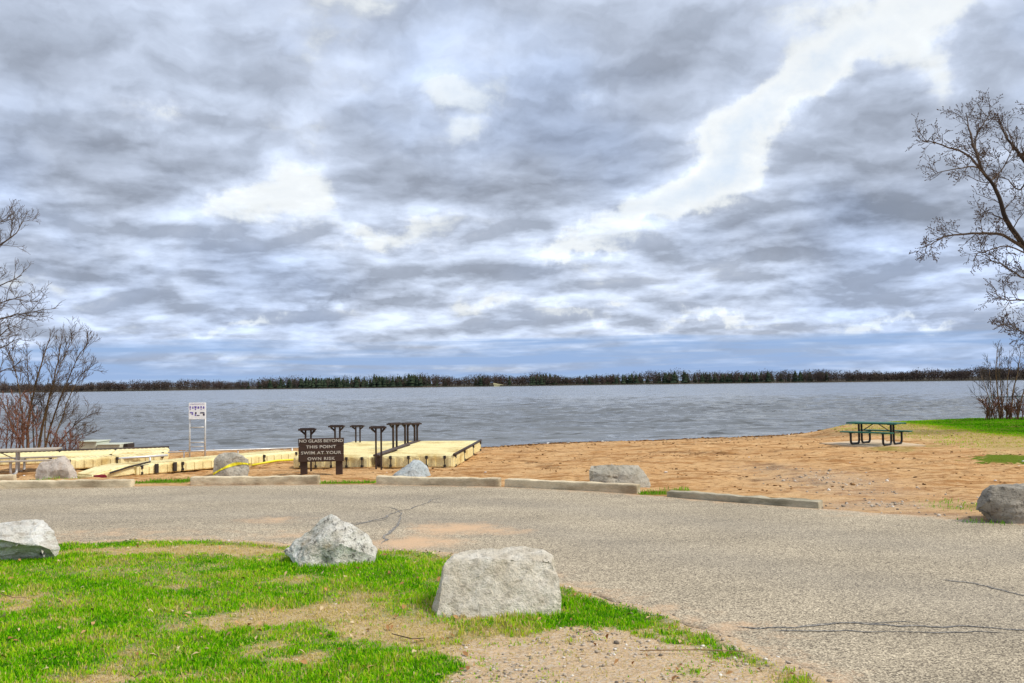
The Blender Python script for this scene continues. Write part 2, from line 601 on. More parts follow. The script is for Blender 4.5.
HEAD1 = pxpoly([(834, 433.5), (880, 437), (905, 440), (925, 443.5), (960, 449), (1000, 454), (1040, 456), (1200, 460), (1300, 415)]).tolist()
HEAD1 = np.array(HEAD1 + [(60, 56), (30, 49.5), (20, 47.5), (15.5, 44.5)])
HEAD2 = pxpoly([(962, 458.5), (985, 455.8), (1024, 455.5), (1200, 456), (1200, 468), (1024, 464.5), (985, 462.5)])
DIRT = pxpoly([(452, 652), (500, 640), (560, 634), (600, 628), (640, 628), (668, 636), (700, 640), (730, 655), (765, 668), (800, 680), (820, 700), (820, 760), (430, 760), (440, 690)])


def masks(p):
    """what covers the ground: grass, straw, dirt, gravel, wet sand - each 0..1"""
    ds = shore_d(p)
    n1 = fbm(p * 1.4, 4, 0.55, 31)
    n2 = fbm(p * 5.0, 3, 0.6, 41)
    n3 = fbm(p * 0.5, 3, 0.5, 51)
    dl = sdf(p, LAWN)
    lawn = sstep(-0.03, 0.10, dl + (n2 - 0.5) * 0.12)
    bare = np.zeros(len(p))
    for u, v, ru, rv, a in ((330, 614, 50, 9, .6), (385, 634, 60, 11, .72), (235, 628, 45, 8, .6), (180, 552, 120, 5.5, .95), (90, 553, 60, 5, .8), (20, 611, 12, 4, .6), (305, 667, 36, 9, .55), (262, 655, 26, 9, .45),
                            (150, 684, 70, 5, .6), (540, 645, 80, 14, .8), (430, 600, 60, 10, .25), (460, 655, 40, 12, .7), (610, 640, 60, 12, .8), (560, 612, 50, 6, .45), (70, 625, 60, 3, .35), (20, 600, 30, 6, .5),
                            (590, 552, 60, 8, .0), (210, 585, 40, 5, .3), (560, 615, 30, 5, .5), (480, 622, 40, 4, .5)):
        bare = np.maximum(bare, a * pxblob(p, u, v, ru, rv))
    dd = sdf(p, DIRT)
    dirt = sstep(-0.18, 0.22, dd + (n2 - 0.5) * 0.9 + (n1 - 0.5) * 0.6) * lawn
    tuft = np.zeros(len(p))
    for u, v, ru, rv, a in ((700, 633, 50, 5, .8), (740, 652, 40, 6, .75), (650, 622, 50, 6, .8), (690, 672, 18, 5, .5), (600, 606, 60, 8, .8), (765, 662, 14, 4, .6), (530, 635, 14, 6, .6)):
        tuft = np.maximum(tuft, a * pxblob(p, u, v, ru, rv))
    n4 = fbm(p * 11.0, 3, 0.6, 43)
    bare = np.clip(bare + (n2 - .5) * 1.0 * sstep(0.02, .35, bare) + (n4 - .5) * .9 * sstep(0.02, .35, bare), 0, 1)
    green = lawn * np.clip(1 - bare * 1.0 - (n1 - 0.42) * 1.6 * (0.45 + 0.55 * sstep(-8, -1, p[:, 0])), 0, 1)
    green = green * (1 - dirt) + lawn * np.clip(tuft * (0.35 + 1.1 * n2), 0, 1) * np.maximum(dirt, bare) + lawn * dirt * np.clip((n2 - .56) * 2.2, 0, .35) * sstep(0.3, .6, n1)
    edge = lawn * np.exp(-((dl - 0.10) / 0.12) ** 2) * sstep(-9, -2.5, -np.abs(p[:, 0] + 4.5) )
    green = np.maximum(green, edge * 0.8)
    straw = lawn * np.clip(bare + (n1 - 0.45) * 1.2, 0, 1) * (1 - dirt)
    h1 = sdf(p, HEAD1)
    g1 = sstep(-0.5, 1.6, h1 + (n1 - 0.5) * 3.5)
    lush = sstep(1.2, 4.6, h1 + (n1 - .5) * 3.0) * sstep(16.0, 19.0, p[:, 0])
    h2 = sdf(p, HEAD2)
    g2 = sstep(-0.2, 0.35, h2 + (n2 - 0.5) * 1.0)
    gap = np.zeros(len(p))
    for u0, u1 in ((133, 189), (320, 375), (640, 668)):
        q = P((u0 + u1) / 2, 483 if u0 < 600 else 494)
        hw = (P(u1, 483) - P(u0, 483)).length / 2
        gap = np.maximum(gap, sstep(hw + .06, hw - .06, np.abs(p[:, 0] - q.x)) * np.exp(-((p[:, 1] - q.y - 0.12) / 0.28) ** 2))
    near_r = np.zeros(len(p))
    for u, v, ru, rv, a in ((960, 506, 40, 6, .5), (1000, 523, 40, 3, .9), (680, 492, 16, 3, .7), (890, 449, 40, 3, .55), (920, 446, 40, 2.5, .55), (945, 503, 20, 5, .45), (50, 481, 30, 2.0, .5)):
        near_r = np.maximum(near_r, a * pxblob(p, u, v, ru, rv) * np.clip(0.3 + 1.4 * n2, 0, 1))
    grass2 = np.maximum(np.maximum(g1 * (0.35 + 0.65 * lush), g2), np.maximum(gap, near_r))
    dry2 = np.maximum(g1 * (1 - lush) * 1.0, near_r * 0.6)
    gravel = np.zeros(len(p))
    for u, v, ru, rv, a in ((830, 480, 60, 10, .8), (880, 505, 90, 6, .9), (780, 470, 40, 6, .5), (930, 517, 60, 6, .9), (860, 490, 70, 10, .6)):
        gravel = np.maximum(gravel, a * pxblob(p, u, v, ru, rv))
    gravel = np.clip(gravel * (0.5 + n2), 0, 1)
    weed = np.zeros(len(p))
    for pts_, wd_ in ([((655, 451), (690, 451.5), (715, 453), (735, 454)), .28], [((722, 459), (745, 461), (775, 468), (800, 473)), .16], [((500, 449), (540, 451), (600, 450)), .22], [((610, 446), (680, 444), (760, 442)), .18],
                      [((560, 461), (600, 458), (650, 462)), .12], [((760, 452), (800, 449), (830, 446)), .14], [((840, 470), (900, 468), (960, 474)), .12], [((480, 458), (520, 460), (570, 468)), .12],
                      [((800, 462), (860, 458), (950, 462)), .10], [((700, 474), (760, 478), (830, 486)), .10]):
        c = smooth_curve([tuple(P(*q).xy) for q in pts_], 5)
        weed = np.maximum(weed, np.exp(-(seg_dist(p + (np.column_stack([n1, n2]) - .5) * [1.2, .9], c, False) / wd_) ** 2) * np.clip(n2 * 2.6 - .55, 0, 1))
    wet = sstep(0.9, 0.05, ds + (n1 - 0.5) * 1.2)
    soil = sstep(-0.42, -0.34, dl)
    return dict(lawn=lawn, soil=soil, grass=np.clip(np.maximum(green, 0), 0, 1), grass2=np.clip(grass2, 0, 1), straw=np.clip(np.maximum(straw, dry2), 0, 1), dirt=dirt, gravel=gravel, weed=weed, wet=wet, ds=ds)


def axis(*spans):
    out = []
    for a, b, n in spans:
        out += list(np.linspace(a, b, n, endpoint=False))
    return np.array(out + [spans[-1][1]])


def grid_mesh(name, xs, ys):
    X, Y = np.meshgrid(xs, ys)
    p = np.column_stack([X.ravel(), Y.ravel()])
    nx, ny = len(xs), len(ys)
    i = (np.arange(ny - 1)[:, None] * nx + np.arange(nx - 1)[None, :]).ravel()
    return p, np.column_stack([i, i + 1, i + nx + 1, i + nx])


xs = axis((-6000, -400, 6), (-400, -60, 12), (-60, -16, 60), (-16, 14, 380), (14, 34, 130), (34, 90, 40), (90, 400, 12), (400, 6000, 6))
ys = axis((-3000, -100, 5), (-100, -4, 12), (-4, 4, 20), (4, 13, 130), (13, 34, 230), (34, 52, 120), (52, 120, 24), (120, 900, 12), (900, 6000, 5))
gp, gf = grid_mesh('ground', xs, ys)
gds = shore_d(gp)
gz = height(gp, gds)
gz = gz - 0.02 * sstep(0.3, 0.7, sdf(gp, ROADPOLY))
g_me = np_mesh('ground', np.column_stack([gp, gz]), gf, True)
gm = masks(gp)
for k_ in ('grass', 'grass2', 'straw', 'dirt', 'gravel', 'weed', 'wet', 'lawn', 'soil'):
    set_attr(g_me, k_, gm[k_])

m, t, b = new_mat('ground_sand_and_soil', 0.95, 0, 0.1)
pos = t.add('ShaderNodeNewGeometry').outputs['Position']
nA = t.noise(t.vmath('MULTIPLY', pos, (1, 1.6, 1)), 1.1, 7, 0.62)
nB = t.noise(t.vmath('MULTIPLY', pos, (1, 2.4, 1)), 5.0, 6, 0.65)
nG = t.noise(t.vmath('MULTIPLY', pos, (.35, 2.2, 1)), 1.6, 6, .65, .6)
nC = t.noise(pos, 38.0, 4, 0.65)
nD = t.noise(pos, 140.0, 2, 0.6)
sand = t.mix(t.maprange(nA, 0.35, 0.68), (.66, .42, .20), (.56, .31, .125))
sand = t.mix(t.maprange(nG, 0.48, 0.60, 0, .85, True), sand, (.36, .17, .055))
sand = t.mix(t.math('MULTIPLY', t.attr('weed'), t.maprange(nC, .3, .6, .35, 1.0)), sand, (.13, .06, .018))
sand = t.mix(t.maprange(nB, 0.52, 0.64, 0, .85, True), sand, (.27, .125, .04))
sand = t.mix(t.maprange(nB, 0.46, 0.30, 0, .55, True), sand, (.70, .50, .29))
sand = t.mix(t.maprange(nC, 0.55, 0.70, 0, .7), sand, (.22, .10, .035))
sand = t.mix(t.maprange(nC, 0.38, 0.26, 0, .6), sand, (.76, .60, .40))
dirtc = t.mix(t.maprange(nB, 0.3, 0.7), (.70, .51, .31), (.54, .38, .22))
dirtc = t.mix(t.maprange(nC, 0.45, 0.7, 0, .6), dirtc, (.20, .14, .08))
spk = t.voro(pos, 55.0)
spk1 = t.add('ShaderNodeSeparateColor', i0=spk).outputs[0]
grav = t.mix(t.maprange(spk1, 0.35, 0.9), (.34, .27, .19), (.62, .55, .45))
dirtc = t.mix(t.maprange(spk1, 0.72, 0.8, 0, .55), dirtc, (.60, .53, .43))
strawc = t.mix(t.maprange(nB, 0.35, 0.65), (.55, .43, .20), (.40, .26, .09))
strawc = t.mix(t.maprange(nC, 0.55, 0.7, 0, .5), strawc, (.66, .55, .32))
soilg = t.mix(t.maprange(nC, 0.35, 0.65), (.06, .15, .010), (.15, .22, .025))
g2c = t.mix(t.maprange(nC, 0.3, 0.7), (.08, .135, .006), (.16, .20, .012))
c_ = t.mix(t.math('MULTIPLY', t.attr('gravel'), .55), sand, grav)
c_ = t.mix(t.attr('soil'), c_, dirtc)
c_ = t.mix(t.math('MULTIPLY', t.attr('straw'), t.maprange(nC, 0.3, 0.6, 0.5, 1.0)), c_, strawc)
c_ = t.mix(t.maprange(t.math('ADD', t.attr('grass'), t.math('MULTIPLY', t.math('SUBTRACT', nC, 0.5), 0.9)), 0.30, 0.85), c_, soilg)
c_ = t.mix(t.maprange(t.math('ADD', t.attr('grass2'), t.math('MULTIPLY', t.math('SUBTRACT', nC, 0.5), 0.7)), 0.3, 0.7), c_, t.mix(t.math('MULTIPLY', t.attr('straw'), 0.8), g2c, (.30, .19, .025)))
c_ = t.mix(t.math('MULTIPLY', t.attr('wet'), 0.65), c_, (.16, .10, .05))
t.set(b.inputs['Base Color'], c_)
t.set(b.inputs['Roughness'], t.maprange(t.attr('wet'), 0.3, 1.0, 0.95, 0.5))
hb = t.math('ADD', t.math('MULTIPLY', nB, 1.0), t.math('MULTIPLY', nC, 0.35))
t.set(b.inputs['Normal'], t.bump(t.math('ADD', hb, t.math('MULTIPLY', nD, .1)), 0.9, 0.06))
ground = put('ground', g_me, m)
tag(ground, 'sandy ground with lawn, bare earth and the tan beach sloping to the lake', 'ground', kind='structure')

# ------------------------------------------------------------------ road
NS = 46
na, fa = NEAR_C, FAR_C


def resample(c, n):
    d = np.r_[0, np.cumsum(np.linalg.norm(np.diff(c, axis=0), axis=1))]
    q = np.linspace(0, d[-1], n)
    return np.column_stack([np.interp(q, d, c[:, k]) for k in (0, 1)])


def by_dir(c, n):
    """resample so that both edges advance together round the bend"""
    return resample(c, n)


fc_ = FAR_C
keyN = [0, 24 * 3, 24 * 5, 24 * 7, 24 * 9, 24 * 11, 24 * 12, 24 * 13, 24 * 14, 24 * 15, len(NEAR_C) - 1]
kN = NEAR_C[[0, 24 * 2, 24 * 4, 24 * 7, 24 * 10, 24 * 12, 24 * 14, 24 * 16, len(NEAR_C) - 1]]
kFi = [0, 24 * 2, 24 * 4, 24 * 6, 24 * 9, 24 * 11, 24 * 14, 24 * 17, len(FAR_C) - 1]
kNi = [0, 24 * 2, 24 * 4, 24 * 7, 24 * 10, 24 * 12, 24 * 14, 24 * 16, len(NEAR_C) - 1]
nn = [24, 40, 70, 80, 70, 70, 70, 60]
n_rows, f_rows = [], []
for k in range(8):
    n_rows.append(resample(NEAR_C[kNi[k]:kNi[k + 1] + 1], nn[k] + 1)[:-1])
    f_rows.append(resample(FAR_C[kFi[k]:kFi[k + 1] + 1], nn[k] + 1)[:-1])
nr = np.vstack(n_rows + [NEAR_C[-1:]])
fr = np.vstack(f_rows + [FAR_C[-1:]])
# ragged edges
wob_n = (fbm(nr * 2.2, 4, 0.6, 77) - 0.5)
wob_f = (fbm(fr * 2.2, 4, 0.6, 78) - 0.5)
dirv = (fr - nr) / np.linalg.norm(fr - nr, axis=1)[:, None]
nr2 = nr + dirv * (wob_n * 0.22)[:, None]
fr2 = fr + dirv * (wob_f * 0.16)[:, None]
ss = np.r_[0, np.linspace(0, 1, NS - 2), 1]
rp = (nr2[:, None, :] * (1 - ss)[None, :, None] + fr2[:, None, :] * ss[None, :, None]).reshape(-1, 2)
i = (np.arange(len(nr) - 1)[:, None] * NS + np.arange(NS - 1)[None, :]).ravel()
rf = np.column_stack([i, i + NS, i + NS + 1, i + 1])
skirt = np.zeros((len(nr), NS))
skirt[:, [0, -1]] = 0.07
r_me = np_mesh('road', np.column_stack([rp, np.full(len(rp), 0.014) + (fbm(rp * 0.35, 2, 0.5, 88) - .5) * 0.02 - skirt.ravel()]), rf, True)
sandy = np.zeros(len(rp))
for u, v, ru, rv, a in ((455, 529, 58, 7, 1.0), (415, 543, 60, 8, 1.0), (500, 532, 40, 4, .8), (270, 521, 45, 4, .75), (120, 534, 130, 6, .55), (300, 535, 60, 6, .6), (40, 540, 50, 5, .6), (720, 628, 60, 5, .75), (660, 610, 60, 5, .6), (770, 640, 50, 6, .6),
                        (770, 628, 40, 3, .7), (610, 595, 50, 5, .5), (230, 532, 60, 5, .4), (900, 515, 120, 3, .5)):
    sandy = np.maximum(sandy, a * pxblob(rp, u, v, ru, rv))
ed = np.minimum(seg_dist(rp, nr2[::3], False), seg_dist(rp, fr2[::3], False))
sandy = np.maximum(sandy, 0.62 * np.exp(-(ed / 0.10) ** 2))
sandy = np.maximum(sandy, 0.5 * np.exp(-(ed / 0.5) ** 2))
set_attr(r_me, 'sandy', sandy)
lanes = np.zeros(len(rp))
set_attr(r_me, 'across', np.tile(ss, len(nr)))
m, t, b = new_mat('chip_seal_road', 0.9, 0, 0.2)
pos = t.add('ShaderNodeNewGeometry').outputs['Position']
v1 = t.add('ShaderNodeSeparateColor', i0=t.voro(pos, 92.0)).outputs[0]
v2 = t.add('ShaderNodeSeparateColor', i0=t.voro(pos, 165.0)).outputs[1]
mixv = t.math('ADD', t.math('MULTIPLY', v1, 0.7), t.math('MULTIPLY', v2, 0.3))
chip = t.ramp(mixv, [(0.10, (.085, .067, .047)), (0.28, (.18, .147, .104)), (0.45, (.325, .270, .190)), (0.62, (.43, .357, .248)), (0.88, (.72, .61, .43))])
big = t.noise(t.vmath('MULTIPLY', pos, (0.5, 1.2, 1)), 0.9, 6, 0.6)
g = t.maprange(big, 0.3, 0.7, 0.80, 1.14)
chip = t.mix(1.0, chip, t.add('ShaderNodeCombineColor', i0=g, i1=g, i2=g).outputs[0], 'MULTIPLY')
nE = t.noise(pos, 3.5, 6, 0.65)
nF = t.noise(pos, 45.0, 3, 0.6)
ac = t.attr('across')
track = t.math('ADD', t.math('EXPONENT', t.math('MULTIPLY', t.math('POWER', t.math('DIVIDE', t.math('SUBTRACT', ac, 0.36), 0.10), 2.0), -1.0)), t.math('EXPONENT', t.math('MULTIPLY', t.math('POWER', t.math('DIVIDE', t.math('SUBTRACT', ac, 0.68), 0.10), 2.0), -1.0)))
chip = t.mix(t.math('MULTIPLY', track, 0.22), chip, (.20, .185, .165))
sf = t.math('ADD', t.attr('sandy'), t.math('ADD', t.math('MULTIPLY', t.math('SUBTRACT', nE, 0.5), 1.3), t.math('MULTIPLY', t.math('SUBTRACT', nF, 0.5), 1.0)))
sandc = t.mix(t.maprange(nF, 0.3, 0.7), (.66, .44, .26), (.52, .34, .20))
chip = t.mix(t.maprange(sf, 0.34, 0.95, 0, .9), chip, sandc)
t.set(b.inputs['Base Color'], chip)
t.set(b.inputs['Normal'], t.bump(mixv, 0.3, 0.004))
road = put('road', r_me, m)
tag(road, 'worn pale chip seal road bending round the lawn to the right', 'road', kind='structure')


def seam(pts, width, seed):
    c = smooth_curve([tuple(P(u, v).xy) for u, v in pts], 16)
    tg = np.gradient(c, axis=0)
    tg /= np.linalg.norm(tg, axis=1)[:, None]
    nrm = np.column_stack([-tg[:, 1], tg[:, 0]])
    q = c * 3.0
    c = c + nrm * ((fbm(q, 4, 0.6, seed) - 0.5) * 0.16)[:, None]
    wd = width * 0.5 * np.clip(0.0 + 1.5 * fbm(q * 1.5, 3, 0.6, seed + 5), 0.2, 1.6) * 0.5
    wd[:6] *= np.linspace(.1, 1, 6)
    wd[-6:] *= np.linspace(1, .1, 6)
    L, Rr = c + nrm * wd[:, None], c - nrm * wd[:, None]
    n = len(c)
    bend = (fbm(np.vstack([L, Rr]) * 0.35, 2, 0.5, 88) - .5) * 0.02
    v = np.column_stack([np.vstack([L, Rr]), 0.019 + bend])
    i = np.arange(n - 1)
    return v, np.column_stack([i, n + i, n + i + 1, i + 1])


sv, sf_ = [], []
nv = 0
for pts, wd, sd in ([((735, 630), (800, 629), (860, 626), (910, 627), (960, 629), (1024, 633), (1080, 638)), .08, 1], [((770, 632), (820, 632.5), (880, 634), (950, 635), (1010, 636)), .05, 2],
                    [((815, 627), (850, 624.5), (900, 624), (930, 626)), .035, 3], [((942, 581), (975, 585), (1000, 591), (1024, 597), (1060, 606)), .07, 4], [((352, 527), (380, 520), (398, 513), (420, 506), (441, 498)), .09, 5],
                    [((380, 545), (394, 528), (400, 517)), .11, 6], [((385, 508), (400, 513), (396, 518)), .06, 7], [((432, 503), (441, 503)), .08, 8], [((886, 526), (905, 526.5)), .04, 9], [((300, 526), (360, 524), (392, 519)), .05, 10]):
    v_, f_ = seam(pts, wd, sd * 13)
    sv.append(v_)
    sf_.append(f_ + nv)
    nv += len(v_)
m, t, b = new_mat('tar', 0.7, 0, 0.3)
pos = t.add('ShaderNodeNewGeometry').outputs['Position']
tv = t.add('ShaderNodeSeparateColor', i0=t.voro(pos, 70.0)).outputs[0]
t.set(b.inputs['Base Color'], t.ramp(tv, [(0.1, (.08, .074, .068)), (0.5, (.18, .165, .145)), (0.95, (.42, .37, .29))]))
seams = put('road_tar_seams', np_mesh('road_tar_seams', np.vstack(sv), np.vstack(sf_)), m)
tag(seams, 'dark tar seams and cracks wandering across the pale road', 'road markings', kind='structure')

# ------------------------------------------------------------------ lake
ang = np.linspace(R(-50), R(50), 900)
inv_r = np.linspace(1 / 24.0, 1 / 420.0, 620)
rad = np.r_[1 / inv_r, np.geomspace(440, 5200, 36)]
A, RR = np.meshgrid(ang, rad)
wp = np.column_stack([(np.sin(A) * RR).ravel(), (np.cos(A) * RR).ravel()])
rr = RR.ravel()
dr = np.gradient(rad)
drr = np.repeat(dr, len(ang))
wz = np.zeros(len(wp))
wr = np.random.default_rng(3)
gust = 0.55 + 0.9 * fbm(wp * [0.018, 0.035], 3, 0.55, 61)
warp = [np.column_stack([fbm(wp * s0, 2, 0.5, 5), fbm(wp * s0 + 9, 2, 0.5, 6)]) for s0 in (.25, .5)]
for k in range(38):
    lam = 0.8 * (4.6 / 0.8) ** (k / 37)
    th = R(86) + wr.normal(0, 0.20)
    kx, ky = math.cos(th) * 2 * math.pi / lam, math.sin(th) * 2 * math.pi / lam
    ph = wr.uniform(0, 6.28)
    a = 0.0105 * lam ** 0.9 * (1.0 if lam < 2.6 else 2.6 / lam)
    wq = wp + np.array([0.9, 0.25]) * warp[k % 2] * (1.0 + .6 * math.sin(k * 1.7))
    s_ = np.sin(kx * wq[:, 0] + ky * wq[:, 1] + ph)
    fade = np.clip(1.6 - drr / (lam * 0.5), 0, 1)
    wz += a * fade * (1 - 2 * np.abs(s_) ** 1.0 * 0.5 + s_ * 0.6 - 0.5)
shore_fade = 0.25 + 0.75 * sstep(0.2, 5.0, -sdf(wp[:, :], LAND)) if True else 1
wz *= gust * shore_fade * 1.25
i = (np.arange(len(rad) - 1)[:, None] * len(ang) + np.arange(len(ang) - 1)[None, :]).ravel()
wf = np.column_stack([i, i + len(ang), i + len(ang) + 1, i + 1])
w_me = np_mesh('lake', np.column_stack([wp, wz + WATER_Z]), wf[:, ::-1], True)
m, t, b = new_mat('lake_water', 0.12, 0, 0.5)
b.inputs['IOR'].default_value = 1.33
pos = t.add('ShaderNodeNewGeometry').outputs['Position']
w4 = t.noise(t.vmath('MULTIPLY', pos, (0.45, 0.07, 1)), 1.0, 5, 0.65)
w3 = t.noise(t.vmath('MULTIPLY', pos, (0.05, 0.16, 1)), 0.25, 5, 0.6)
# ripples too fine for the mesh tilt the surface directly, stronger where the gusts run
gst = t.math('MULTIPLY', t.maprange(w3, 0.3, 0.7, 0.7, 1.2), t.maprange(w4, .34, .66, .25, 1.75))
s1 = t.vmath('SUBTRACT', t.noise(t.vmath('MULTIPLY', pos, (0.9, 2.6, 1)), 1.6, 3, 0.6, out='Color'), (.5, .5, .5))
s2 = t.vmath('SUBTRACT', t.noise(t.vmath('MULTIPLY', pos, (0.25, 1.1, 1)), 0.9, 4, 0.6, out='Color'), (.5, .5, .5))
sl = t.vmath('MULTIPLY', t.vmath('ADD', t.scale(s1, 0.45), t.scale(s2, 0.7)), (0.25, 0.95, 0.0))
w5 = t.noise(t.vmath('ADD', t.vmath('MULTIPLY', pos, (0.55, 2.3, 1)), t.scale(s2, 1.5)), 0.75, 4, 0.62, 0.6)
w6 = t.noise(t.vmath('MULTIPLY', pos, (0.16, 0.055, 1)), 1.0, 5, 0.7)
crest = t.math('MULTIPLY', t.maprange(w5, 0.55, 0.62, 0.0, 1.0, True), t.maprange(w6, 0.38, 0.62, 0.25, 1.25))
sl = t.vmath('ADD', sl, t.add('ShaderNodeCombineXYZ', i0=0.0, i1=t.math('MULTIPLY', crest, -1.15), i2=0.0).outputs[0])
nrm = t.vmath('NORMALIZE', t.vmath('ADD', t.add('ShaderNodeNewGeometry').outputs['Normal'], t.scale(sl, gst)))
t.set(b.inputs['Normal'], nrm)
t.set(b.inputs['Base Color'], t.mix(t.maprange(w3, 0.35, 0.65), (.135, .145, .153), (.175, .185, .19)))
t.set(b.inputs['Roughness'], 0.16)
lake = put('lake', w_me, m)
tag(lake, 'wide grey blue lake ruffled by small choppy waves', 'lake', kind='structure')
# ------------------------------------------------------------------ boulders
def rock_mat(name, light, mid, dark, blotch, spots=0.5, stain=(.30, .18, .08), stain_amt=0.4, scale=1.0, strata=0.0):
    m, t, b = new_mat(name, 0.92, 0, 0.15)
    pos = t.add('ShaderNodeNewGeometry').outputs['Position']
    n1 = t.noise(pos, 4.5 * scale, 7, 0.62, 0.4)
    n2 = t.noise(pos, 17.0 * scale, 6, 0.68, 0.3)
    n3 = t.noise(pos, 46.0, 5, 0.72)
    n4 = t.noise(t.vmath('MULTIPLY', pos, (1.2, 1.2, 7)), 5.0 * scale, 5, 0.6, 0.8)
    c = t.mix(t.maprange(n1, 0.36, 0.64), light, mid)
    c = t.mix(t.maprange(n2, 0.50, 0.68, 0, blotch, True), c, dark)
    c = t.mix(t.maprange(n3, 0.57, 0.70, 0, spots), c, dark)
    c = t.mix(t.maprange(n3, 0.42, 0.30, 0, 0.5), c, light)
    c = t.mix(t.maprange(t.noise(pos, 3.1 * scale, 4, 0.6, 0.5), 0.56, 0.72, 0, stain_amt, True), c, stain)
    if strata:
        c = t.mix(t.maprange(n4, 0.5, 0.66, 0, strata, True), c, dark)
    t.set(b.inputs['Base Color'], c)
    hgt_ = t.math('ADD', t.math('MULTIPLY', n2, 0.9), t.math('ADD', t.math('MULTIPLY', n3, 0.6), t.math('MULTIPLY', n4, 0.5 * (1 if strata else 0.2))))
    t.set(b.inputs['Normal'], t.bump(hgt_, 1.0, 0.045))
    return m


def boulder(label, Yb, pts, back, mat, seed, rough=0.05, target=0.03, strata=0.0, soft=2, dents=()):
    """pts, back: (u, v, depth beyond Yb) corners of the stone; a hull through them is broken up by chipped facets"""
    bm = bmesh.new()
    ps = [PD(u, v, Yb + d) for u, v, d in pts + back]
    zmin = min(p.z for p in ps)
    for p in list(ps):
        if p.z < zmin + 0.10:
            ps.append(p + Vector((0, 0, -0.10)))
    for p in ps:
        bm.verts.new(p)
    res = bmesh.ops.convex_hull(bm, input=bm.verts[:])
    bmesh.ops.delete(bm, geom=list({e for e in res['geom_interior'] if isinstance(e, bmesh.types.BMVert)}), context='VERTS')
    loose = [v for v in bm.verts if not v.link_faces]
    if loose:
        bmesh.ops.delete(bm, geom=loose, context='VERTS')
    for _ in range(9):
        long_e = [e for e in bm.edges if e.calc_length() > target * 1.5]
        if not long_e:
            break
        bmesh.ops.subdivide_edges(bm, edges=long_e, cuts=1)
        bmesh.ops.triangulate(bm, faces=bm.faces[:])
    for _ in range(soft):
        bmesh.ops.smooth_vert(bm, verts=bm.verts[:], factor=0.5, use_axis_x=True, use_axis_y=True, use_axis_z=True)
    bm.normal_update()
    co = np.array([v.co for v in bm.verts])
    no = np.array([v.normal for v in bm.verts])
    q = co * (0.9 / 0.30) + seed * 11.7
    # chipped facets: cellular planes cut in, then rough grain
    cell = np.floor(vnoise(q * 1.3, seed) * 5) / 5
    big = fbm(q * 0.9, 4, 0.55, seed) - 0.5
    ridg = np.abs(fbm(q * 2.1, 4, 0.55, seed + 3) - 0.5)
    fine = fbm(q * 6.5, 3, 0.6, seed + 7) - 0.5
    d = rough * (1.5 * big + 0.7 * (cell - 0.5) - 1.6 * (ridg - 0.08) + 0.55 * fine)
    if strata:
        lay = fbm(np.column_stack([q[:, 0] * 0.6, q[:, 1] * 0.6, co[:, 2] * 26 + big * 3]), 3, 0.6, seed + 9)
        d += strata * (lay - 0.5)
    co2 = co + no * d[:, None]
    for (u, v, dep, r_, amt) in dents:
        c = np.array(PD(u, v, Yb + dep))
        g = np.exp(-((co - c) ** 2).sum(1) / r_ ** 2)
        co2 -= no * (amt * g)[:, None]
    for v, c in zip(bm.verts, co2):
        v.co = c
    bm.normal_update()
    base = Vector((float(co2[:, 0].mean()), float(co2[:, 1].mean()), 0))
    base.z = hgt(base.x, base.y)
    bmesh.ops.translate(bm, verts=bm.verts[:], vec=-base)
    me = bpy.data.meshes.new('boulder')
    bm.to_mesh(me)
    bm.free()
    me.polygons.foreach_set('use_smooth', np.ones(len(me.polygons), bool))
    o = put('boulder', me, mat)
    o.location = base
    me.set_sharp_from_angle(angle=R(30))
    tag(o, label, 'boulder', 'boulders set along the road edges')
    return o


RM_PALE = rock_mat('pale_limestone', (.88, .81, .67), (.66, .58, .44), (.24, .20, .145), .55, .7, (.44, .36, .26), .35)
RM_WHITE = rock_mat('white_lichen_stone', (.90, .87, .78), (.56, .51, .41), (.085, .075, .06), .9, .95, (.42, .30, .15), .75)
RM_SPLIT = rock_mat('white_split_stone', (.86, .84, .77), (.72, .68, .58), (.36, .29, .21), .5, .4, (.42, .33, .22), .4, strata=.45)
RM_PINK = rock_mat('pinkish_stone', (.70, .62, .53), (.55, .47, .39), (.24, .20, .16), .45, .3, (.48, .32, .20), .5)
RM_GREY = rock_mat('grey_stone', (.42, .385, .30), (.25, .225, .17), (.08, .072, .055), .75, .5, (.30, .25, .17), .5)
RM_DARK = rock_mat('dark_grey_stone', (.48, .43, .35), (.29, .26, .21), (.07, .064, .052), .7, .4, (.20, .12, .08), .4, strata=.3)
RM_MIDGREY = rock_mat('mid_grey_stone', (.58, .53, .43), (.40, .36, .28), (.13, .12, .095), .6, .4, (.30, .25, .17), .4)
RM_BLUE = rock_mat('blue_grey_stone', (.62, .66, .65), (.40, .44, .43), (.16, .17, .16), .6, .4, (.40, .36, .26), .3)

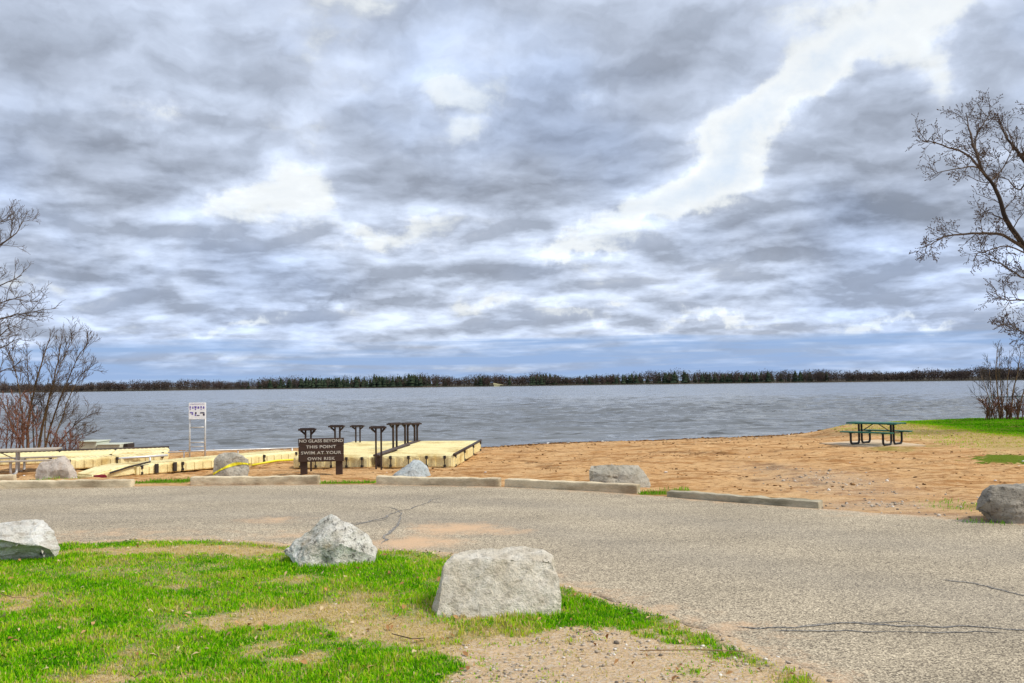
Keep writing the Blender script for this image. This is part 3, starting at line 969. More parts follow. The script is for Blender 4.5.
boulder('broad pale block shaped boulder with flat face on the lawn edge', 7.78,
        [(432, 606, .14), (436, 614, 0), (470, 617.5, -.02), (500, 617, -.03), (535, 612, 0), (552, 606, .04), (560, 601, .12),
         (440, 582, .16), (446, 564, .2), (453, 560, .22), (490, 559, .20), (530, 560, .22), (552, 562, .22), (559, 578, .16)],
        [(455, 554.5, .50), (470, 549.5, .66), (487, 547.5, .74), (520, 546, .80), (541, 549, .72), (553, 556, .55), (450, 575, .8), (554, 580, .8), (500, 575, 1.0)],
        RM_PALE, 3, 0.032, 0.022, soft=0)
boulder('jagged white boulder with a pointed peak and dark lichen spots', 9.95,
        [(284, 551, .30), (292, 557, .12), (300, 568, 0), (311, 571, -.03), (333, 567, .0), (355, 561, .1), (375, 557, .22), (378, 549, .34), (367, 535, .36), (352, 527, .32),
         (337, 518, .34), (331, 514.5, .36), (325, 516, .36), (306, 532, .30), (291, 543, .30), (318, 542, .08), (342, 544, .05)],
        [(300, 548, .75), (330, 530, .75), (365, 545, .75), (330, 522, .6)],
        RM_WHITE, 8, 0.045, 0.024, soft=0, dents=[(322, 563, .0, .13, .10), (352, 560, .08, .12, .07)])
boulder('white split boulder overhanging its dark underside, cut by the picture edge', 10.55,
        [(0, 524, .30), (18, 523, .3), (33, 519, .34), (44, 519.5, .35), (50, 525, .3), (57, 538, .22), (61.5, 549, .18), (58, 551, .14),
         (-2, 539, -.12), (20, 543.5, -.14), (38, 544.5, -.10), (50, 549, .0), (30, 534, -.02), (5, 533, -.03),
         (40, 559, .10), (20, 561, .06), (0, 561, .05), (-25, 558, .08), (-40, 545, .05), (-34, 527, .3)],
        [(0, 526, .8), (40, 525, .8), (52, 540, .8), (-30, 530, .8)],
        RM_SPLIT, 14, 0.038, 0.026, strata=0.05, soft=0, dents=[(20, 553, .02, .22, .07), (45, 553, .08, .16, .05)])
boulder('light pinkish boulder behind the left kerb near the silver table', 20.1,
        [(34, 482, .05), (36, 470, .1), (40, 463, .16), (50, 461.5, .16), (60, 457.5, .22), (65, 456, .28), (70, 461, .22), (77, 472, .18), (78, 479, .12), (72, 484, 0), (55, 484, .0), (40, 485, 0), (52, 470, .02), (68, 470, .05)],
        [(45, 465, .7), (66, 460, .7), (76, 475, .7)],
        RM_PINK, 21, 0.042, 0.04, soft=0, dents=[(58, 481, .0, .2, .09)])
TAPE_ROCK = boulder('grey upright boulder wrapped with a yellow strip', 20.5,
        [(213.5, 478, .05), (214, 460, .12), (219, 453.5, .2), (226, 452, .22), (235, 452.5, .2), (237, 456, .12), (243, 455.5, .22), (249, 459, .2), (249.5, 470, .1), (247, 478, .02), (230, 478, -.03), (224, 462, .05)],
        [(220, 458, .6), (236, 456, .6), (247, 462, .6)],
        RM_MIDGREY, 27, 0.045, 0.04, soft=0, dents=[(237, 466, -.02, .12, .08)])
boulder('blue grey cone shaped boulder in front of the yellow docks', 19.9,
        [(389.5, 478, .2), (394, 474, .15), (408, 464, .25), (413, 459, .34), (419, 460, .34), (426, 466, .28), (433, 478, .2), (412, 479, -.02), (425, 479, .02), (400, 478, .03), (413, 468, .1)],
        [(405, 472, .8), (425, 472, .8), (416, 464, .6)],
        RM_BLUE, 33, 0.04, 0.04, soft=0)
boulder('low wide grey boulder behind the kerb where the beach opens', 17.0,
        [(589, 484, .1), (589, 470, .15), (592, 465.5, .25), (603, 464.5, .22), (613, 465, .2), (625, 465, .28), (638, 465.5, .3), (645, 474, .22), (650, 484, .15), (648.5, 491, .08), (641, 492, 0), (620, 492, -.0), (600, 492, 0), (610, 475, .02), (634, 475, .08)],
        [(595, 468, .8), (638, 468, .8), (648, 480, .75)],
        RM_MIDGREY, 41, 0.04, 0.035, strata=0.03, soft=0, dents=[(617, 478, .0, .12, .09)])
boulder('dark grey boulder with a pale flat top beside the road, at the right picture edge', 12.4,
        [(974.5, 510, .15), (976, 500, .2), (984, 490, .24), (989.5, 485.5, .26), (992, 486.5, .08), (1024, 489, .02), (1050, 490, .02), (980, 514, .14), (992, 521, .06), (1012, 525, 0), (1040, 526, .0), (1062, 515, .1), (990, 500, .03), (1015, 505, -.03)],
        [(1000, 484.5, .7), (1040, 484.5, .75), (1062, 492, .6), (985, 495, .7), (1060, 510, .8), (985, 510, .8)],
        RM_DARK, 47, 0.034, 0.032, strata=0.03, soft=0, dents=[(985, 521, .1, .18, .09)])

# yellow tape lying round the front of the grey boulder
bv = BVHTree.FromObject(TAPE_ROCK, bpy.context.evaluated_depsgraph_get())
off = TAPE_ROCK.location
bands = []
for k in range(34):
    f = k / 33
    u = 213.0 + 37.5 * f
    v = 474.0 - 10.5 * math.sin(min(1, f / 0.75) * math.pi / 2) + (1.0 if f > .85 else 0) * (f - .85) * 6
    row = []
    for dv in (-1.25, 1.25):
        o_ = Vector((0, 0, CAM_Z))
        d_ = ray(u, v + dv * (1 - 0.3 * math.sin(f * 9)))
        hit = bv.ray_cast(o_ - off, d_)
        if hit[0] is not None:
            p = hit[0] + off - d_ * 0.012
        else:
            p = PD(u, v + dv, 20.62)
        row.append(p)
    bands.append(row)
vs_, fs_ = [], []
for r_ in bands:
    vs_ += [r_[0], r_[1], r_[1] + Vector((0, .006, 0)), r_[0] + Vector((0, .006, 0))]
for k in range(33):
    a_ = 4 * k
    for j in range(4):
        fs_.append((a_ + j, a_ + (j + 1) % 4, a_ + 4 + (j + 1) % 4, a_ + 4 + j))
tp = MB().add(vs_, fs_)
tape = tp.build('caution_tape', M_TAPE)
tag(tape, 'yellow tape wound round the grey upright boulder', 'tape')

# ------------------------------------------------------------------ kerb blocks
KERBS = [((-70, 490), (131, 487.5), .165, 'long pale kerb block at the left below the pinkish boulder', M_KERB),
         ((190, 485.3), (318, 484.2), .17, 'pale kerb block in front of the wrapped grey boulder and the brown sign', M_KERB),
         ((376, 484.7), (499, 487.3), .17, 'pale kerb block in front of the blue grey cone boulder', M_KERB),
         ((504, 487.5), (637, 494), .17, 'pale kerb block running in front of the low wide grey boulder', M_KERB),
         ((666, 497.6), (819, 509.5), .125, 'mossy weathered kerb block half sunk in the sand, last before the gravel', M_KERBDARK),
         ((-20, 483), (14, 482), .17, 'short grey block beside the silver picnic table legs', M_KERB)]
for ki, (a_, b_, h_, lab, mt) in enumerate(KERBS):
    A_, B_ = P(*a_), P(*b_)
    A_.z = B_.z = 0.0
    L_ = (B_ - A_).length
    ax = (B_ - A_).normalized()
    dep = 0.19
    bm = bmesh.new()
    bmesh.ops.create_cube(bm, size=1.0, matrix=Matrix.Diagonal((L_, dep, h_ + .08, 1)))
    bmesh.ops.bevel(bm, geom=bm.edges[:], offset=0.02, segments=2, profile=0.5, affect='EDGES')
    for _ in range(7):
        le = [e for e in bm.edges if e.calc_length() > 0.10]
        if not le:
            break
        bmesh.ops.subdivide_edges(bm, edges=le, cuts=1)
        bmesh.ops.triangulate(bm, faces=bm.faces[:])
    bm.normal_update()
    co = np.array([v.co for v in bm.verts])
    d_ = (fbm(co * 5 + ki * 9.1, 3, 0.6, ki) - 0.5) * 0.05 - 0.10 * np.maximum(0, fbm(co * 2.2 + ki * 4, 3, 0.6, ki + 30) - 0.62)
    sag = (fbm(np.column_stack([co[:, 0] * 0.5 + ki, co[:, 0] * 0]), 2, 0.5, ki) - 0.5) * 0.03
    for v, q, s_ in zip(bm.verts, d_, sag):
        v.co += v.normal * q + Vector((0, 0, s_))
    me = bpy.data.meshes.new('kerb_block')
    bm.to_mesh(me)
    bm.free()
    me.polygons.foreach_set('use_smooth', np.ones(len(me.polygons), bool))
    me.set_sharp_from_angle(angle=R(40))
    o = put('kerb_block', me, mt)
    mid = (A_ + B_) / 2 + Vector((-ax.y, ax.x, 0)) * (dep / 2)
    o.location = (mid.x, mid.y, (h_ + .08) / 2 - 0.08)
    o.rotation_euler = (0, 0, math.atan2(ax.y, ax.x))
    tag(o, lab, 'kerb', 'kerb blocks along the beach side of the road')
# ------------------------------------------------------------------ brown sign
def text_mesh(txt, size, x, z, y, thick=0.004, spacing=1.0):
    cu = bpy.data.curves.new('lettering', 'FONT')
    cu.body = txt
    cu.size = size
    cu.align_x = 'CENTER'
    cu.extrude = thick
    cu.offset = 0.0015
    cu.space_character = spacing
    tmp = bpy.data.objects.new('lettering', cu)
    COL.objects.link(tmp)
    dg = bpy.context.evaluated_depsgraph_get()
    me = bpy.data.meshes.new_from_object(tmp.evaluated_get(dg))
    bpy.data.objects.remove(tmp)
    me.transform(Matrix.Translation((x, y, z)) @ Matrix.Rotation(math.pi / 2, 4, 'X'))
    return me


pl_, pr_ = P(304, 474.2), P(338.6, 476.9)
mid = (pl_ + pr_) / 2
az = R(6)
pl_, pr_ = PD(304, 474, mid.y), PD(338.8, 474, mid.y)
mid = Vector(((pl_.x + pr_.x) / 2, mid.y, 0))
sign = thing('wooden_sign', 'brown wooden sign board on two stout posts with white routed letters', 'sign', (mid.x, mid.y, 0), az)
half = (pr_ - pl_).length / 2
zt, zb = PD(320, 438, mid.y).z, PD(320, 461.6, mid.y).z
for sx in (-1, 1):
    MB().box((sx * half, 0.06, zt / 2 - 0.12), (0.15, 0.13, zt + 0.2), 0.012).build('post', M_SIGNWOOD, sign)
bw = (PD(342.9, 450, mid.y) - PD(298.2, 450, mid.y)).length
boardb = MB()
n_pl = 3
ph = (zt - zb) / n_pl
for k in range(n_pl):
    boardb.box((0, -0.03, zb + ph * (k + .5)), (bw + random.uniform(-.008, .008), 0.045, ph - 0.004), 0.006)
board = boardb.build('board', M_SIGNWOOD, sign)
M_LETTER = worn('faded_white_letters', (.58, .54, .46), (.30, .26, .2), 14, .6, .05, .6)
lines = [('NO GLASS BEYOND', 0.092, 1.0), ('THIS POINT', 0.092, 1.08), ('SWIM AT YOUR', 0.092, 1.12), ('OWN RISK', 0.092, 1.15)]
for k, (tx, sz, sp) in enumerate(lines):
    me = text_mesh(tx, sz, 0, zt - 0.092 - k * 0.133, -0.056, spacing=sp)
    xs_ = [v.co.x for v in me.vertices]
    wid = max(xs_) - min(xs_)
    want = (0.96, .66, .88, .60)[k] * bw
    me.transform(Matrix.Diagonal((want / wid, 1, 1, 1)))
    put('lettering', me, M_LETTER, board)

# ------------------------------------------------------------------ white notice on two poles
a_, b_ = P(189.3, 461.5), P(204.7, 459.5)
Yn = (a_.y + b_.y) / 2
a_ = PD(189.3, 440, Yn)
b_ = PD(204.8, 440, Yn)
g0 = hgt((a_.x + b_.x) / 2, Yn)
ns = thing('notice_sign', 'small white notice with purple print on two thin silver poles at the water', 'sign', ((a_.x + b_.x) / 2, Yn, g0))
hw = (b_.x - a_.x) / 2
ztop = PD(197, 402.6, Yn).z - g0
zbot = PD(197, 419.2, Yn).z - g0
for sx in (-1, 1):
    MB().tube([(sx * hw, 0.03, -0.2), (sx * hw, 0.03, ztop - 0.01)], 0.024, 10).build('pole', M_TUBE, ns, True)
for vv in (427.3, 442.4, 446.6):
    z_ = PD(197, vv, Yn).z - g0
    MB().tube([(-hw, 0.03, z_), (hw, 0.03, z_)], 0.017, 8).build('rung', M_TUBE, ns, True)
bw2 = 0.475
panel = MB().box((0.01, -0.014, (ztop + zbot) / 2), (bw2, 0.022, ztop - zbot), 0.004).build('panel', M_WHITE, ns)
M_PURPLE = worn('purple_print', (.13, .08, .42), (.22, .16, .5), 10, 0.5, 0.0)
M_INK = worn('dark_print', (.015, .01, .05), (.06, .04, .2), 10, 0.5, 0.0)
H_ = ztop - zbot


def onp(x, z):
    return (0.01 + (x - .5) * bw2, -0.0265, zbot + (1 - z) * H_)


def mark(name, mat, x, z, w_, h_):
    MB().box(onp(x, z), (w_ * bw2, .004, h_ * H_)).build(name, mat, panel)


for k, (x, wd_) in enumerate(((.09, .07), (.25, .07), (.40, .12), (.57, .10), (.73, .07), (.88, .08))):
    mark('print', M_PURPLE, x, .28 + .02 * (k % 2), wd_, .13)
    if k % 2 == 0:
        mark('print', M_PURPLE, x, .405, wd_ * .6, .06)
for x, z, wd_, hh_ in ((.17, .60, .2, .07), (.22, .69, .10, .07), (.40, .75, .09, .08)):
    mark('print', M_PURPLE, x, z, wd_, hh_)
for x, z, wd_, hh_ in ((.42, .63, .09, .12), (.56, .77, .16, .05), (.80, .62, .25, .07), (.89, .73, .10, .11)):
    mark('emblem', M_INK, x, z, wd_, hh_)
mark('print', M_PURPLE, .5, .085, .8, .015)

# ------------------------------------------------------------------ picnic tables
def picnic(label, loc, rz, frame_mat, top_mat, length, planks=5, inset=0.33):
    t_ = thing('picnic_table', label, 'picnic table', loc, rz, 'picnic tables on the beach')
    top = MB()
    pw = 0.75 / planks
    for k in range(planks):
        top.box((0, -0.375 + pw * (k + .5), 0.745), (length, pw - 0.012, 0.042), 0.008)
    top.box((0, -0.372, 0.735), (length - .01, 0.02, 0.05), 0.004).box((0, 0.372, 0.735), (length - .01, 0.02, 0.05), 0.004)
    top.build('table_top', top_mat, t_)
    for sy in (-1, 1):
        s = MB()
        s.box((0, sy * 0.66, 0.445), (length, 0.125, 0.042), 0.008).box((0, sy * 0.80, 0.445), (length, 0.125, 0.042), 0.008)
        s.build('bench_seat', top_mat, t_)
    xf = length / 2 - inset
    for sx in (-1, 1):
        fr = MB()
        x = sx * xf
        for sy in (-1, 1):
            r = 0.12
            pts = [(x, sy * 0.10, 0.72), (x, sy * 0.10, 0.03 + r)]
            pts += arc((x, sy * (0.10 + r), 0.03 + r), r, math.pi, 1.5 * math.pi, 6, (0, sy, 0), (0, 0, 1))
            pts += arc((x, sy * (0.72 - r), 0.03 + r), r, 1.5 * math.pi, 2 * math.pi, 6, (0, sy, 0), (0, 0, 1))
            pts += [(x, sy * 0.72, 0.42)]
            fr.tube(pts, 0.038, 10)
        fr.box((x, 0, 0.708), (0.05, 0.66, 0.03), 0.004)
        fr.box((x, 0, 0.409), (0.04, 1.62, 0.028), 0.004)
        f_o = fr.build('leg_frame', frame_mat, t_, True)
        f_o.data.set_sharp_from_angle(angle=R(40))
        MB().tube([(x, 0, 0.415), (sx * 0.08, 0, 0.715)], 0.016, 8).build('brace', frame_mat, t_, True)
    return t_


tc = P(876.5, 445.0)
picnic('green picnic table with black tube legs on the concrete pad', (tc.x, tc.y, 0.02), R(-47), M_BLACK, M_GREEN, 1.8).scale = (.88, .88, .88)
# concrete pad, a little slab cast in the sand
pc = [P(819, 443.5), P(872, 447.5), P(926, 445.5), P(878, 440)]
vs_ = [(p.x, p.y, 0.018 + dzz) for dzz in (0, -0.14) for p in pc]
vb = bmesh.new()
vv_ = [vb.verts.new(v) for v in vs_]
for q in ((0, 1, 2, 3), (7, 6, 5, 4), (0, 4, 5, 1), (1, 5, 6, 2), (2, 6, 7, 3), (3, 7, 4, 0)):
    vb.faces.new([vv_[k] for k in q])
bmesh.ops.recalc_face_normals(vb, faces=vb.faces[:])
bmesh.ops.bevel(vb, geom=vb.edges[:], offset=0.012, segments=2, affect='EDGES')
me = bpy.data.meshes.new('concrete_pad')
vb.to_mesh(me)
vb.free()
pad = put('concrete_pad', me, M_CONC)
tag(pad, 'thin concrete slab under the green picnic table', 'slab')

lt = PD(-6, 474, 22.0)
picnic('grey plank picnic table with silver tube legs, cut by the left picture edge', (lt.x, 22.0, hgt(lt.x, 22.0) - 0.02), R(14), M_TUBE, M_WOODTOP, 3.6, inset=1.15).scale = (.8, .8, .8)

# ------------------------------------------------------------------ yellow floating docks
def dock(label, A, ang, L, W, H, n_sec, slots=0.2, pins='front', edge=None, lift=0.0, group='yellow dock floats pulled up on the sand'):
    """A: near right bottom corner; the length runs along ang from A, the width to the left of it"""
    d_ = thing('floating_dock', label, 'dock', (A[0], A[1], hgt(A[0], A[1]) - 0.01), ang, group)
    sl = L / n_sec
    for k in range(n_sec):
        s = MB()
        x0, x1 = k * sl + 0.012, (k + 1) * sl - 0.012
        z0 = lift * k / max(1, n_sec - 1)
        s.box(((x0 + x1) / 2, W / 2, H / 2 + z0), (x1 - x0, W, H), 0.035)
        n_r = max(2, int((x1 - x0) / slots))
        for j in range(n_r):
            xx = x0 + (j + .5) * (x1 - x0) / n_r
            for yy in (-0.006, W + 0.006):
                s.box((xx, yy, H * 0.46 + z0), (0.085, 0.03, H * 0.72), 0.009)
        n_w = max(2, int(W / slots))
        for j in range(n_w):
            yy = (j + .5) * W / n_w
            if k == 0:
                s.box((x0 - 0.006, yy, H * 0.46 + z0), (0.03, 0.085, H * 0.72), 0.009)
            if k == n_sec - 1:
                s.box((x1 + 0.006, yy, H * 0.46 + z0), (0.03, 0.085, H * 0.72), 0.009)
        for j in range(int((x1 - x0) / 0.12)):                     # tread ribs across the deck
            s.box((x0 + 0.07 + j * 0.12, W / 2, H + 0.002 + z0), (0.05, W - 0.14, 0.012), 0.004)
        o = s.build('float_section', M_DOCK, d_)
    px = []
    if 'front' in pins:
        n_p = max(2, round(W / 0.42))
        px += [(-0.022, (j + .5) * W / n_p) for j in range(n_p)]
    if 'side' in pins:
        px += [(k * sl, -0.012) for k in range(1, n_sec)] + [(0.14, -0.012), (L - 0.14, -0.012)]
    for (x_, y_) in px:
        z0 = lift * max(0, x_) / L
        p_ = MB()
        p_.tube([(x_, y_, H - 0.085 + z0), (x_, y_, H - 0.012 + z0)], 0.034, 8)
        p_.tube([(x_, y_, H * 0.15 + z0), (x_, y_, H - 0.05 + z0)], 0.012, 6)
        p_.tube([(x_, y_, 0.02 + z0), (x_, y_, 0.08 + z0)], 0.032, 8)
        p_.build('coupling_pin', M_DOCKDARK, d_, False)
    if edge:
        for side in edge:
            y_ = -0.005 if side == 'near' else W + 0.005
            e_ = MB().tube([(0.0, y_, H + 0.01), (L * 0.5, y_, H + 0.012 + lift * .5), (L, y_, H + 0.012 + lift)], 0.034, 8)
            e_.build('edge_rail', M_STEEL, d_, True)
    return d_


A1 = P(454, 467.2, 0.0)
B1 = PD(480, 451.6, 26.5)
an1 = math.atan2(B1.y - A1.y, B1.x - A1.x)
W1 = 1.80
dock('wide yellow dock float nearest the open beach, dark rail on its right edge', (A1.x, A1.y), an1, 4.6, W1, 0.31, 3, pins='front side', edge=['near'], lift=0.06)
wdir = Vector((-math.sin(an1), math.cos(an1)))
A2 = Vector((A1.x, A1.y)) + wdir * (W1 + 0.30)
dock('yellow dock float directly behind the brown sign, among dark posts', (A2.x, A2.y), an1, 5.2, 1.95, 0.29, 3, pins='front', lift=0.05)

# dark boards lying in the slot between those two docks
gap = MB()
lx = Vector((math.cos(an1), math.sin(an1)))
c0 = Vector((A1.x, A1.y)) + wdir * (W1 + 0.15)
gap.box((2.5, 0, 0.30), (4.9, 0.16, 0.05), 0.008)
for k in range(6):
    gap.box((0.3 + k * 0.9, 0, 0.15), (0.06, 0.10, 0.30), 0.006)
go = gap.build('gangplank', worn('dark_wet_board', (.10, .07, .055), (.05, .035, .03), 6, 0.6, 0.4), None)
go.location = (c0.x, c0.y, hgt(c0.x, c0.y))
go.rotation_euler = (0, R(-0.6), an1)
tag(go, 'narrow dark board walkway between the two wide yellow docks', 'walkway')


def t_post(label, u, Y, vtop, vbase, rz=0.0, first=[]):
    p = PD(u, vbase, Y)
    g_ = hgt(p.x, Y) - 0.02
    H = PD(u, vtop, Y).z - g_
    if not first:
        t_ = thing('mooring_post', label, 'post', (p.x, Y, g_), rz, 'dark T topped double posts among the docks')
        for sx in (-.063, .063):
            MB().box((sx, 0, 0.48), (0.042, 0.05, 1.0), 0.006).build('post', M_STEEL, t_)
        MB().box((-.02, 0, 1.0), (0.42, 0.18, 0.045), 0.012).box((-.02, 0, 1.028), (.34, .13, .02), .008).build('top_plate', M_STEEL, t_)
        for sx in (-1, 1):
            MB().tube([(sx * .063, 0, 0.885), (sx * .165 - .01, 0, 0.978)], 0.026, 6).build('bracket', M_STEEL, t_)
        first.append(t_)
    else:
        src = first[0]
        t_ = src.copy()
        COL.objects.link(t_)
        for ch in src.children:
            c = ch.copy()
            COL.objects.link(c)
            c.parent = t_
        t_['label'] = label
    t_.location = (p.x, Y, g_)
    t_.rotation_euler = (0, 0, rz)
    t_.scale = (1, 1, H / 1.03)
    return t_


for lab, u, Y, vt, rz in (
        ('dark double post with wide flat top rising behind the left half of the sign', 308.3, 21.6, 428.2, R(8)),
        ('dark double post rising behind the right end of the brown sign', 337.5, 23.6, 425.2, R(0)),
        ('dark double post at the back of the left dock, just right of the sign', 358, 27.0, 425.2, R(0)),
        ('dark double post standing on the sand in front of the slot between the docks', 378.6, 21.9, 426.2, R(12)),
        ('first dark double post along the slot behind the one on the sand', 395, 24.6, 422.8, R(50)),
        ('dark double post along the slot, second from the lake end', 406.5, 26.0, 422.8, R(60)),
        ('dark double post nearest the lake at the far end of the slot', 416, 26.8, 422.8, R(60))):
    t_post(lab, u, Y, vt, 450, rz)

# left group: a long low dock by the notice, one behind it, one by the shrubs
A3 = P(136, 476.5)
B3 = P(300, 460.5)
an3 = math.atan2(B3.y - A3.y, B3.x - A3.x)
d3 = dock('long low yellow dock slanting away under the white notice', (A3.x, A3.y), an3, (B3 - A3).length, 0.95, 0.24, 4, pins='side', edge=None)
# its sloping nose on the sand
nose = MB()
nv_ = [(0, 0.02, 0.01), (0, .93, .01), (0, .93, .26), (0, .02, .26), (-1.0, .12, -.02), (-1.0, .83, -.02), (-1.0, .83, .10), (-1.0, .12, .10), (-.45, .03, .22), (-.45, .92, .22)]
nb = bmesh.new()
for q in nv_:
    nb.verts.new(q)
bmesh.ops.convex_hull(nb, input=nb.verts[:])
bmesh.ops.bevel(nb, geom=nb.edges[:], offset=0.035, segments=3, affect='EDGES')
me = bpy.data.meshes.new('nose')
nb.to_mesh(me)
nb.free()
put('nose', me, M_DOCK, d3)
MB().box((-.80, .10, .055), (.30, .05, .085), .012).build('reflector', M_RED, d3)
MB().tube([(-.62, .02, .12), (-.2, -.01, .22), (.35, -.02, .30)], .022, 6).build('strap', M_DOCKDARK, d3)
for x_ in (.5, .98):
    MB().box((x_, -.035, .13), (.09, .04, .22), .01).build('hinge_block', M_DOCKDARK, d3)

A4 = P(168, 464.5)
an4 = math.atan2(P(75, 469.8).y - A4.y, P(75, 469.8).x - A4.x)
L4 = 2.5
A4l = Vector((A4.x + math.cos(an4) * L4, A4.y + math.sin(an4) * L4))
dock('yellow dock with slotted side behind the pinkish boulder', (A4l.x, A4l.y), an4 + math.pi, L4, 0.8, 0.26, 2, pins='side')
A5 = PD(168, 457, 25.8)
an5 = R(20)
L5 = 6.0
dock('pale yellow dock with a long dark rail, below the bare willow', (A5.x - L5 * math.cos(an5), A5.y - L5 * math.sin(an5)), an5, L5, 1.9, 0.22, 4, pins='side', edge=['far'])

# white pipe rails lying on and beside the docks
def pipe_rail(label, pts, posts, r=0.022):
    base = Vector(pts[0])
    t_ = thing('pipe_rail', label, 'rail', (base.x, base.y, hgt(base.x, base.y)))
    o_ = t_.location
    MB().tube([Vector(p) - o_ for p in pts], r, 8).build('pipe', M_TUBE, t_, True)
    for p, z_ in posts:
        MB().tube([Vector(p) - o_, Vector((p[0], p[1], z_)) - o_], r * .9, 8).build('stanchion', M_TUBE, t_, True)
    return t_


Yr = 25.6
pp = [PD(168, 452.5, 25.0), PD(205, 450.6, 25.6), PD(260, 449.0, 26.4), PD(300, 447.5, 27.0)]
pipe_rail('thin white pipe handrail beyond the long low dock, by the notice', pp, [((p.x, p.y, p.z), hgt(p.x, p.y) - .05) for p in (PD(184, 451.7, 25.25), PD(238, 449.6, 26.1), PD(292, 447.8, 26.85))], 0.02)
q_ = [PD(78, 461, 23.0), PD(120, 458.4, 23.3), PD(168, 455.2, 23.7)]
pipe_rail('double silver pipe rail along the slotted yellow dock', q_, [((p.x, p.y, p.z), hgt(p.x, p.y) - .05) for p in (PD(90, 460.3, 23.08), PD(110, 459, 23.2), PD(150, 456.4, 23.55))], 0.03)

# pale stepped float by the willow, half in the water
pf = PD(107, 449, 31.0)
fl = thing('stepped_float', 'pale green stepped float at the water edge, black block at its end', 'float', (pf.x, 31.0, WATER_Z - 0.05), R(-3))
xa = PD(85, 445, 31.0).x - pf.x
xb = PD(103, 445, 31.0).x - pf.x
xc = PD(127, 445, 31.0).x - pf.x
z1 = PD(94, 441.2, 31).z - WATER_Z + 0.05
z2 = PD(115, 444.0, 31).z - WATER_Z + 0.05
MB().box(((xa + xb) / 2, 0, z1 / 2), (xb - xa, 0.9, z1), 0.03).box(((xa + xb) / 2, 0, z1 + .008), (xb - xa + .06, .96, .03), .01).build('raised_end', M_PALE, fl)
MB().box(((xb + xc) / 2, 0, z2 / 2), (xc - xb - .004, 0.9, z2), 0.03).box(((xb + xc) / 2 + .02, 0, z2 + .008), (xc - xb - .04, .96, .03), .01).build('deck', M_PALE, fl)
MB().box((xc + .09, 0, z2 - .06), (.15, .5, .16), .02).build('end_block', M_DOCKDARK, fl)

# yellow kayak paddle-like strip of edging lying before the docks
e0, e1 = P(252, 467.5), P(299, 461.8)
ed = MB().tube([(e0.x, e0.y, .06), ((e0.x + e1.x) / 2, (e0.y + e1.y) / 2, .10), (e1.x, e1.y, .06)], .028, 8).build('loose_pipe', M_TAPE, None, True)
tag(ed, 'loose yellow pipe lying on the sand left of the brown sign', 'pipe')
# ------------------------------------------------------------------ trees and shrubs
def bark(name, a, b_, scale=8):
    m, t, b = new_mat(name, 0.9, 0, 0.1)
    pos = t.add('ShaderNodeNewGeometry').outputs['Position']
    n1 = t.noise(t.vmath('MULTIPLY', pos, (1, 1, .4)), scale, 5, 0.65)
    t.set(b.inputs['Base Color'], t.mix(t.maprange(n1, .3, .7), a, b_))
    t.set(b.inputs['Normal'], t.bump(n1, 0.8, 0.03))
    return m


BK_DARK = bark('dark_bark', (.030, .024, .020), (.070, .055, .045))
BK_TWIG = bark('grey_brown_twig', (.085, .065, .052), (.15, .12, .095))
BK_WILLOW = bark('willow_bark', (.20, .13, .055), (.09, .06, .035))
BK_RED = bark('red_stem', (.24, .105, .07), (.13, .07, .045))
BK_TAN = bark('tan_stem', (.34, .23, .12), (.18, .10, .05))


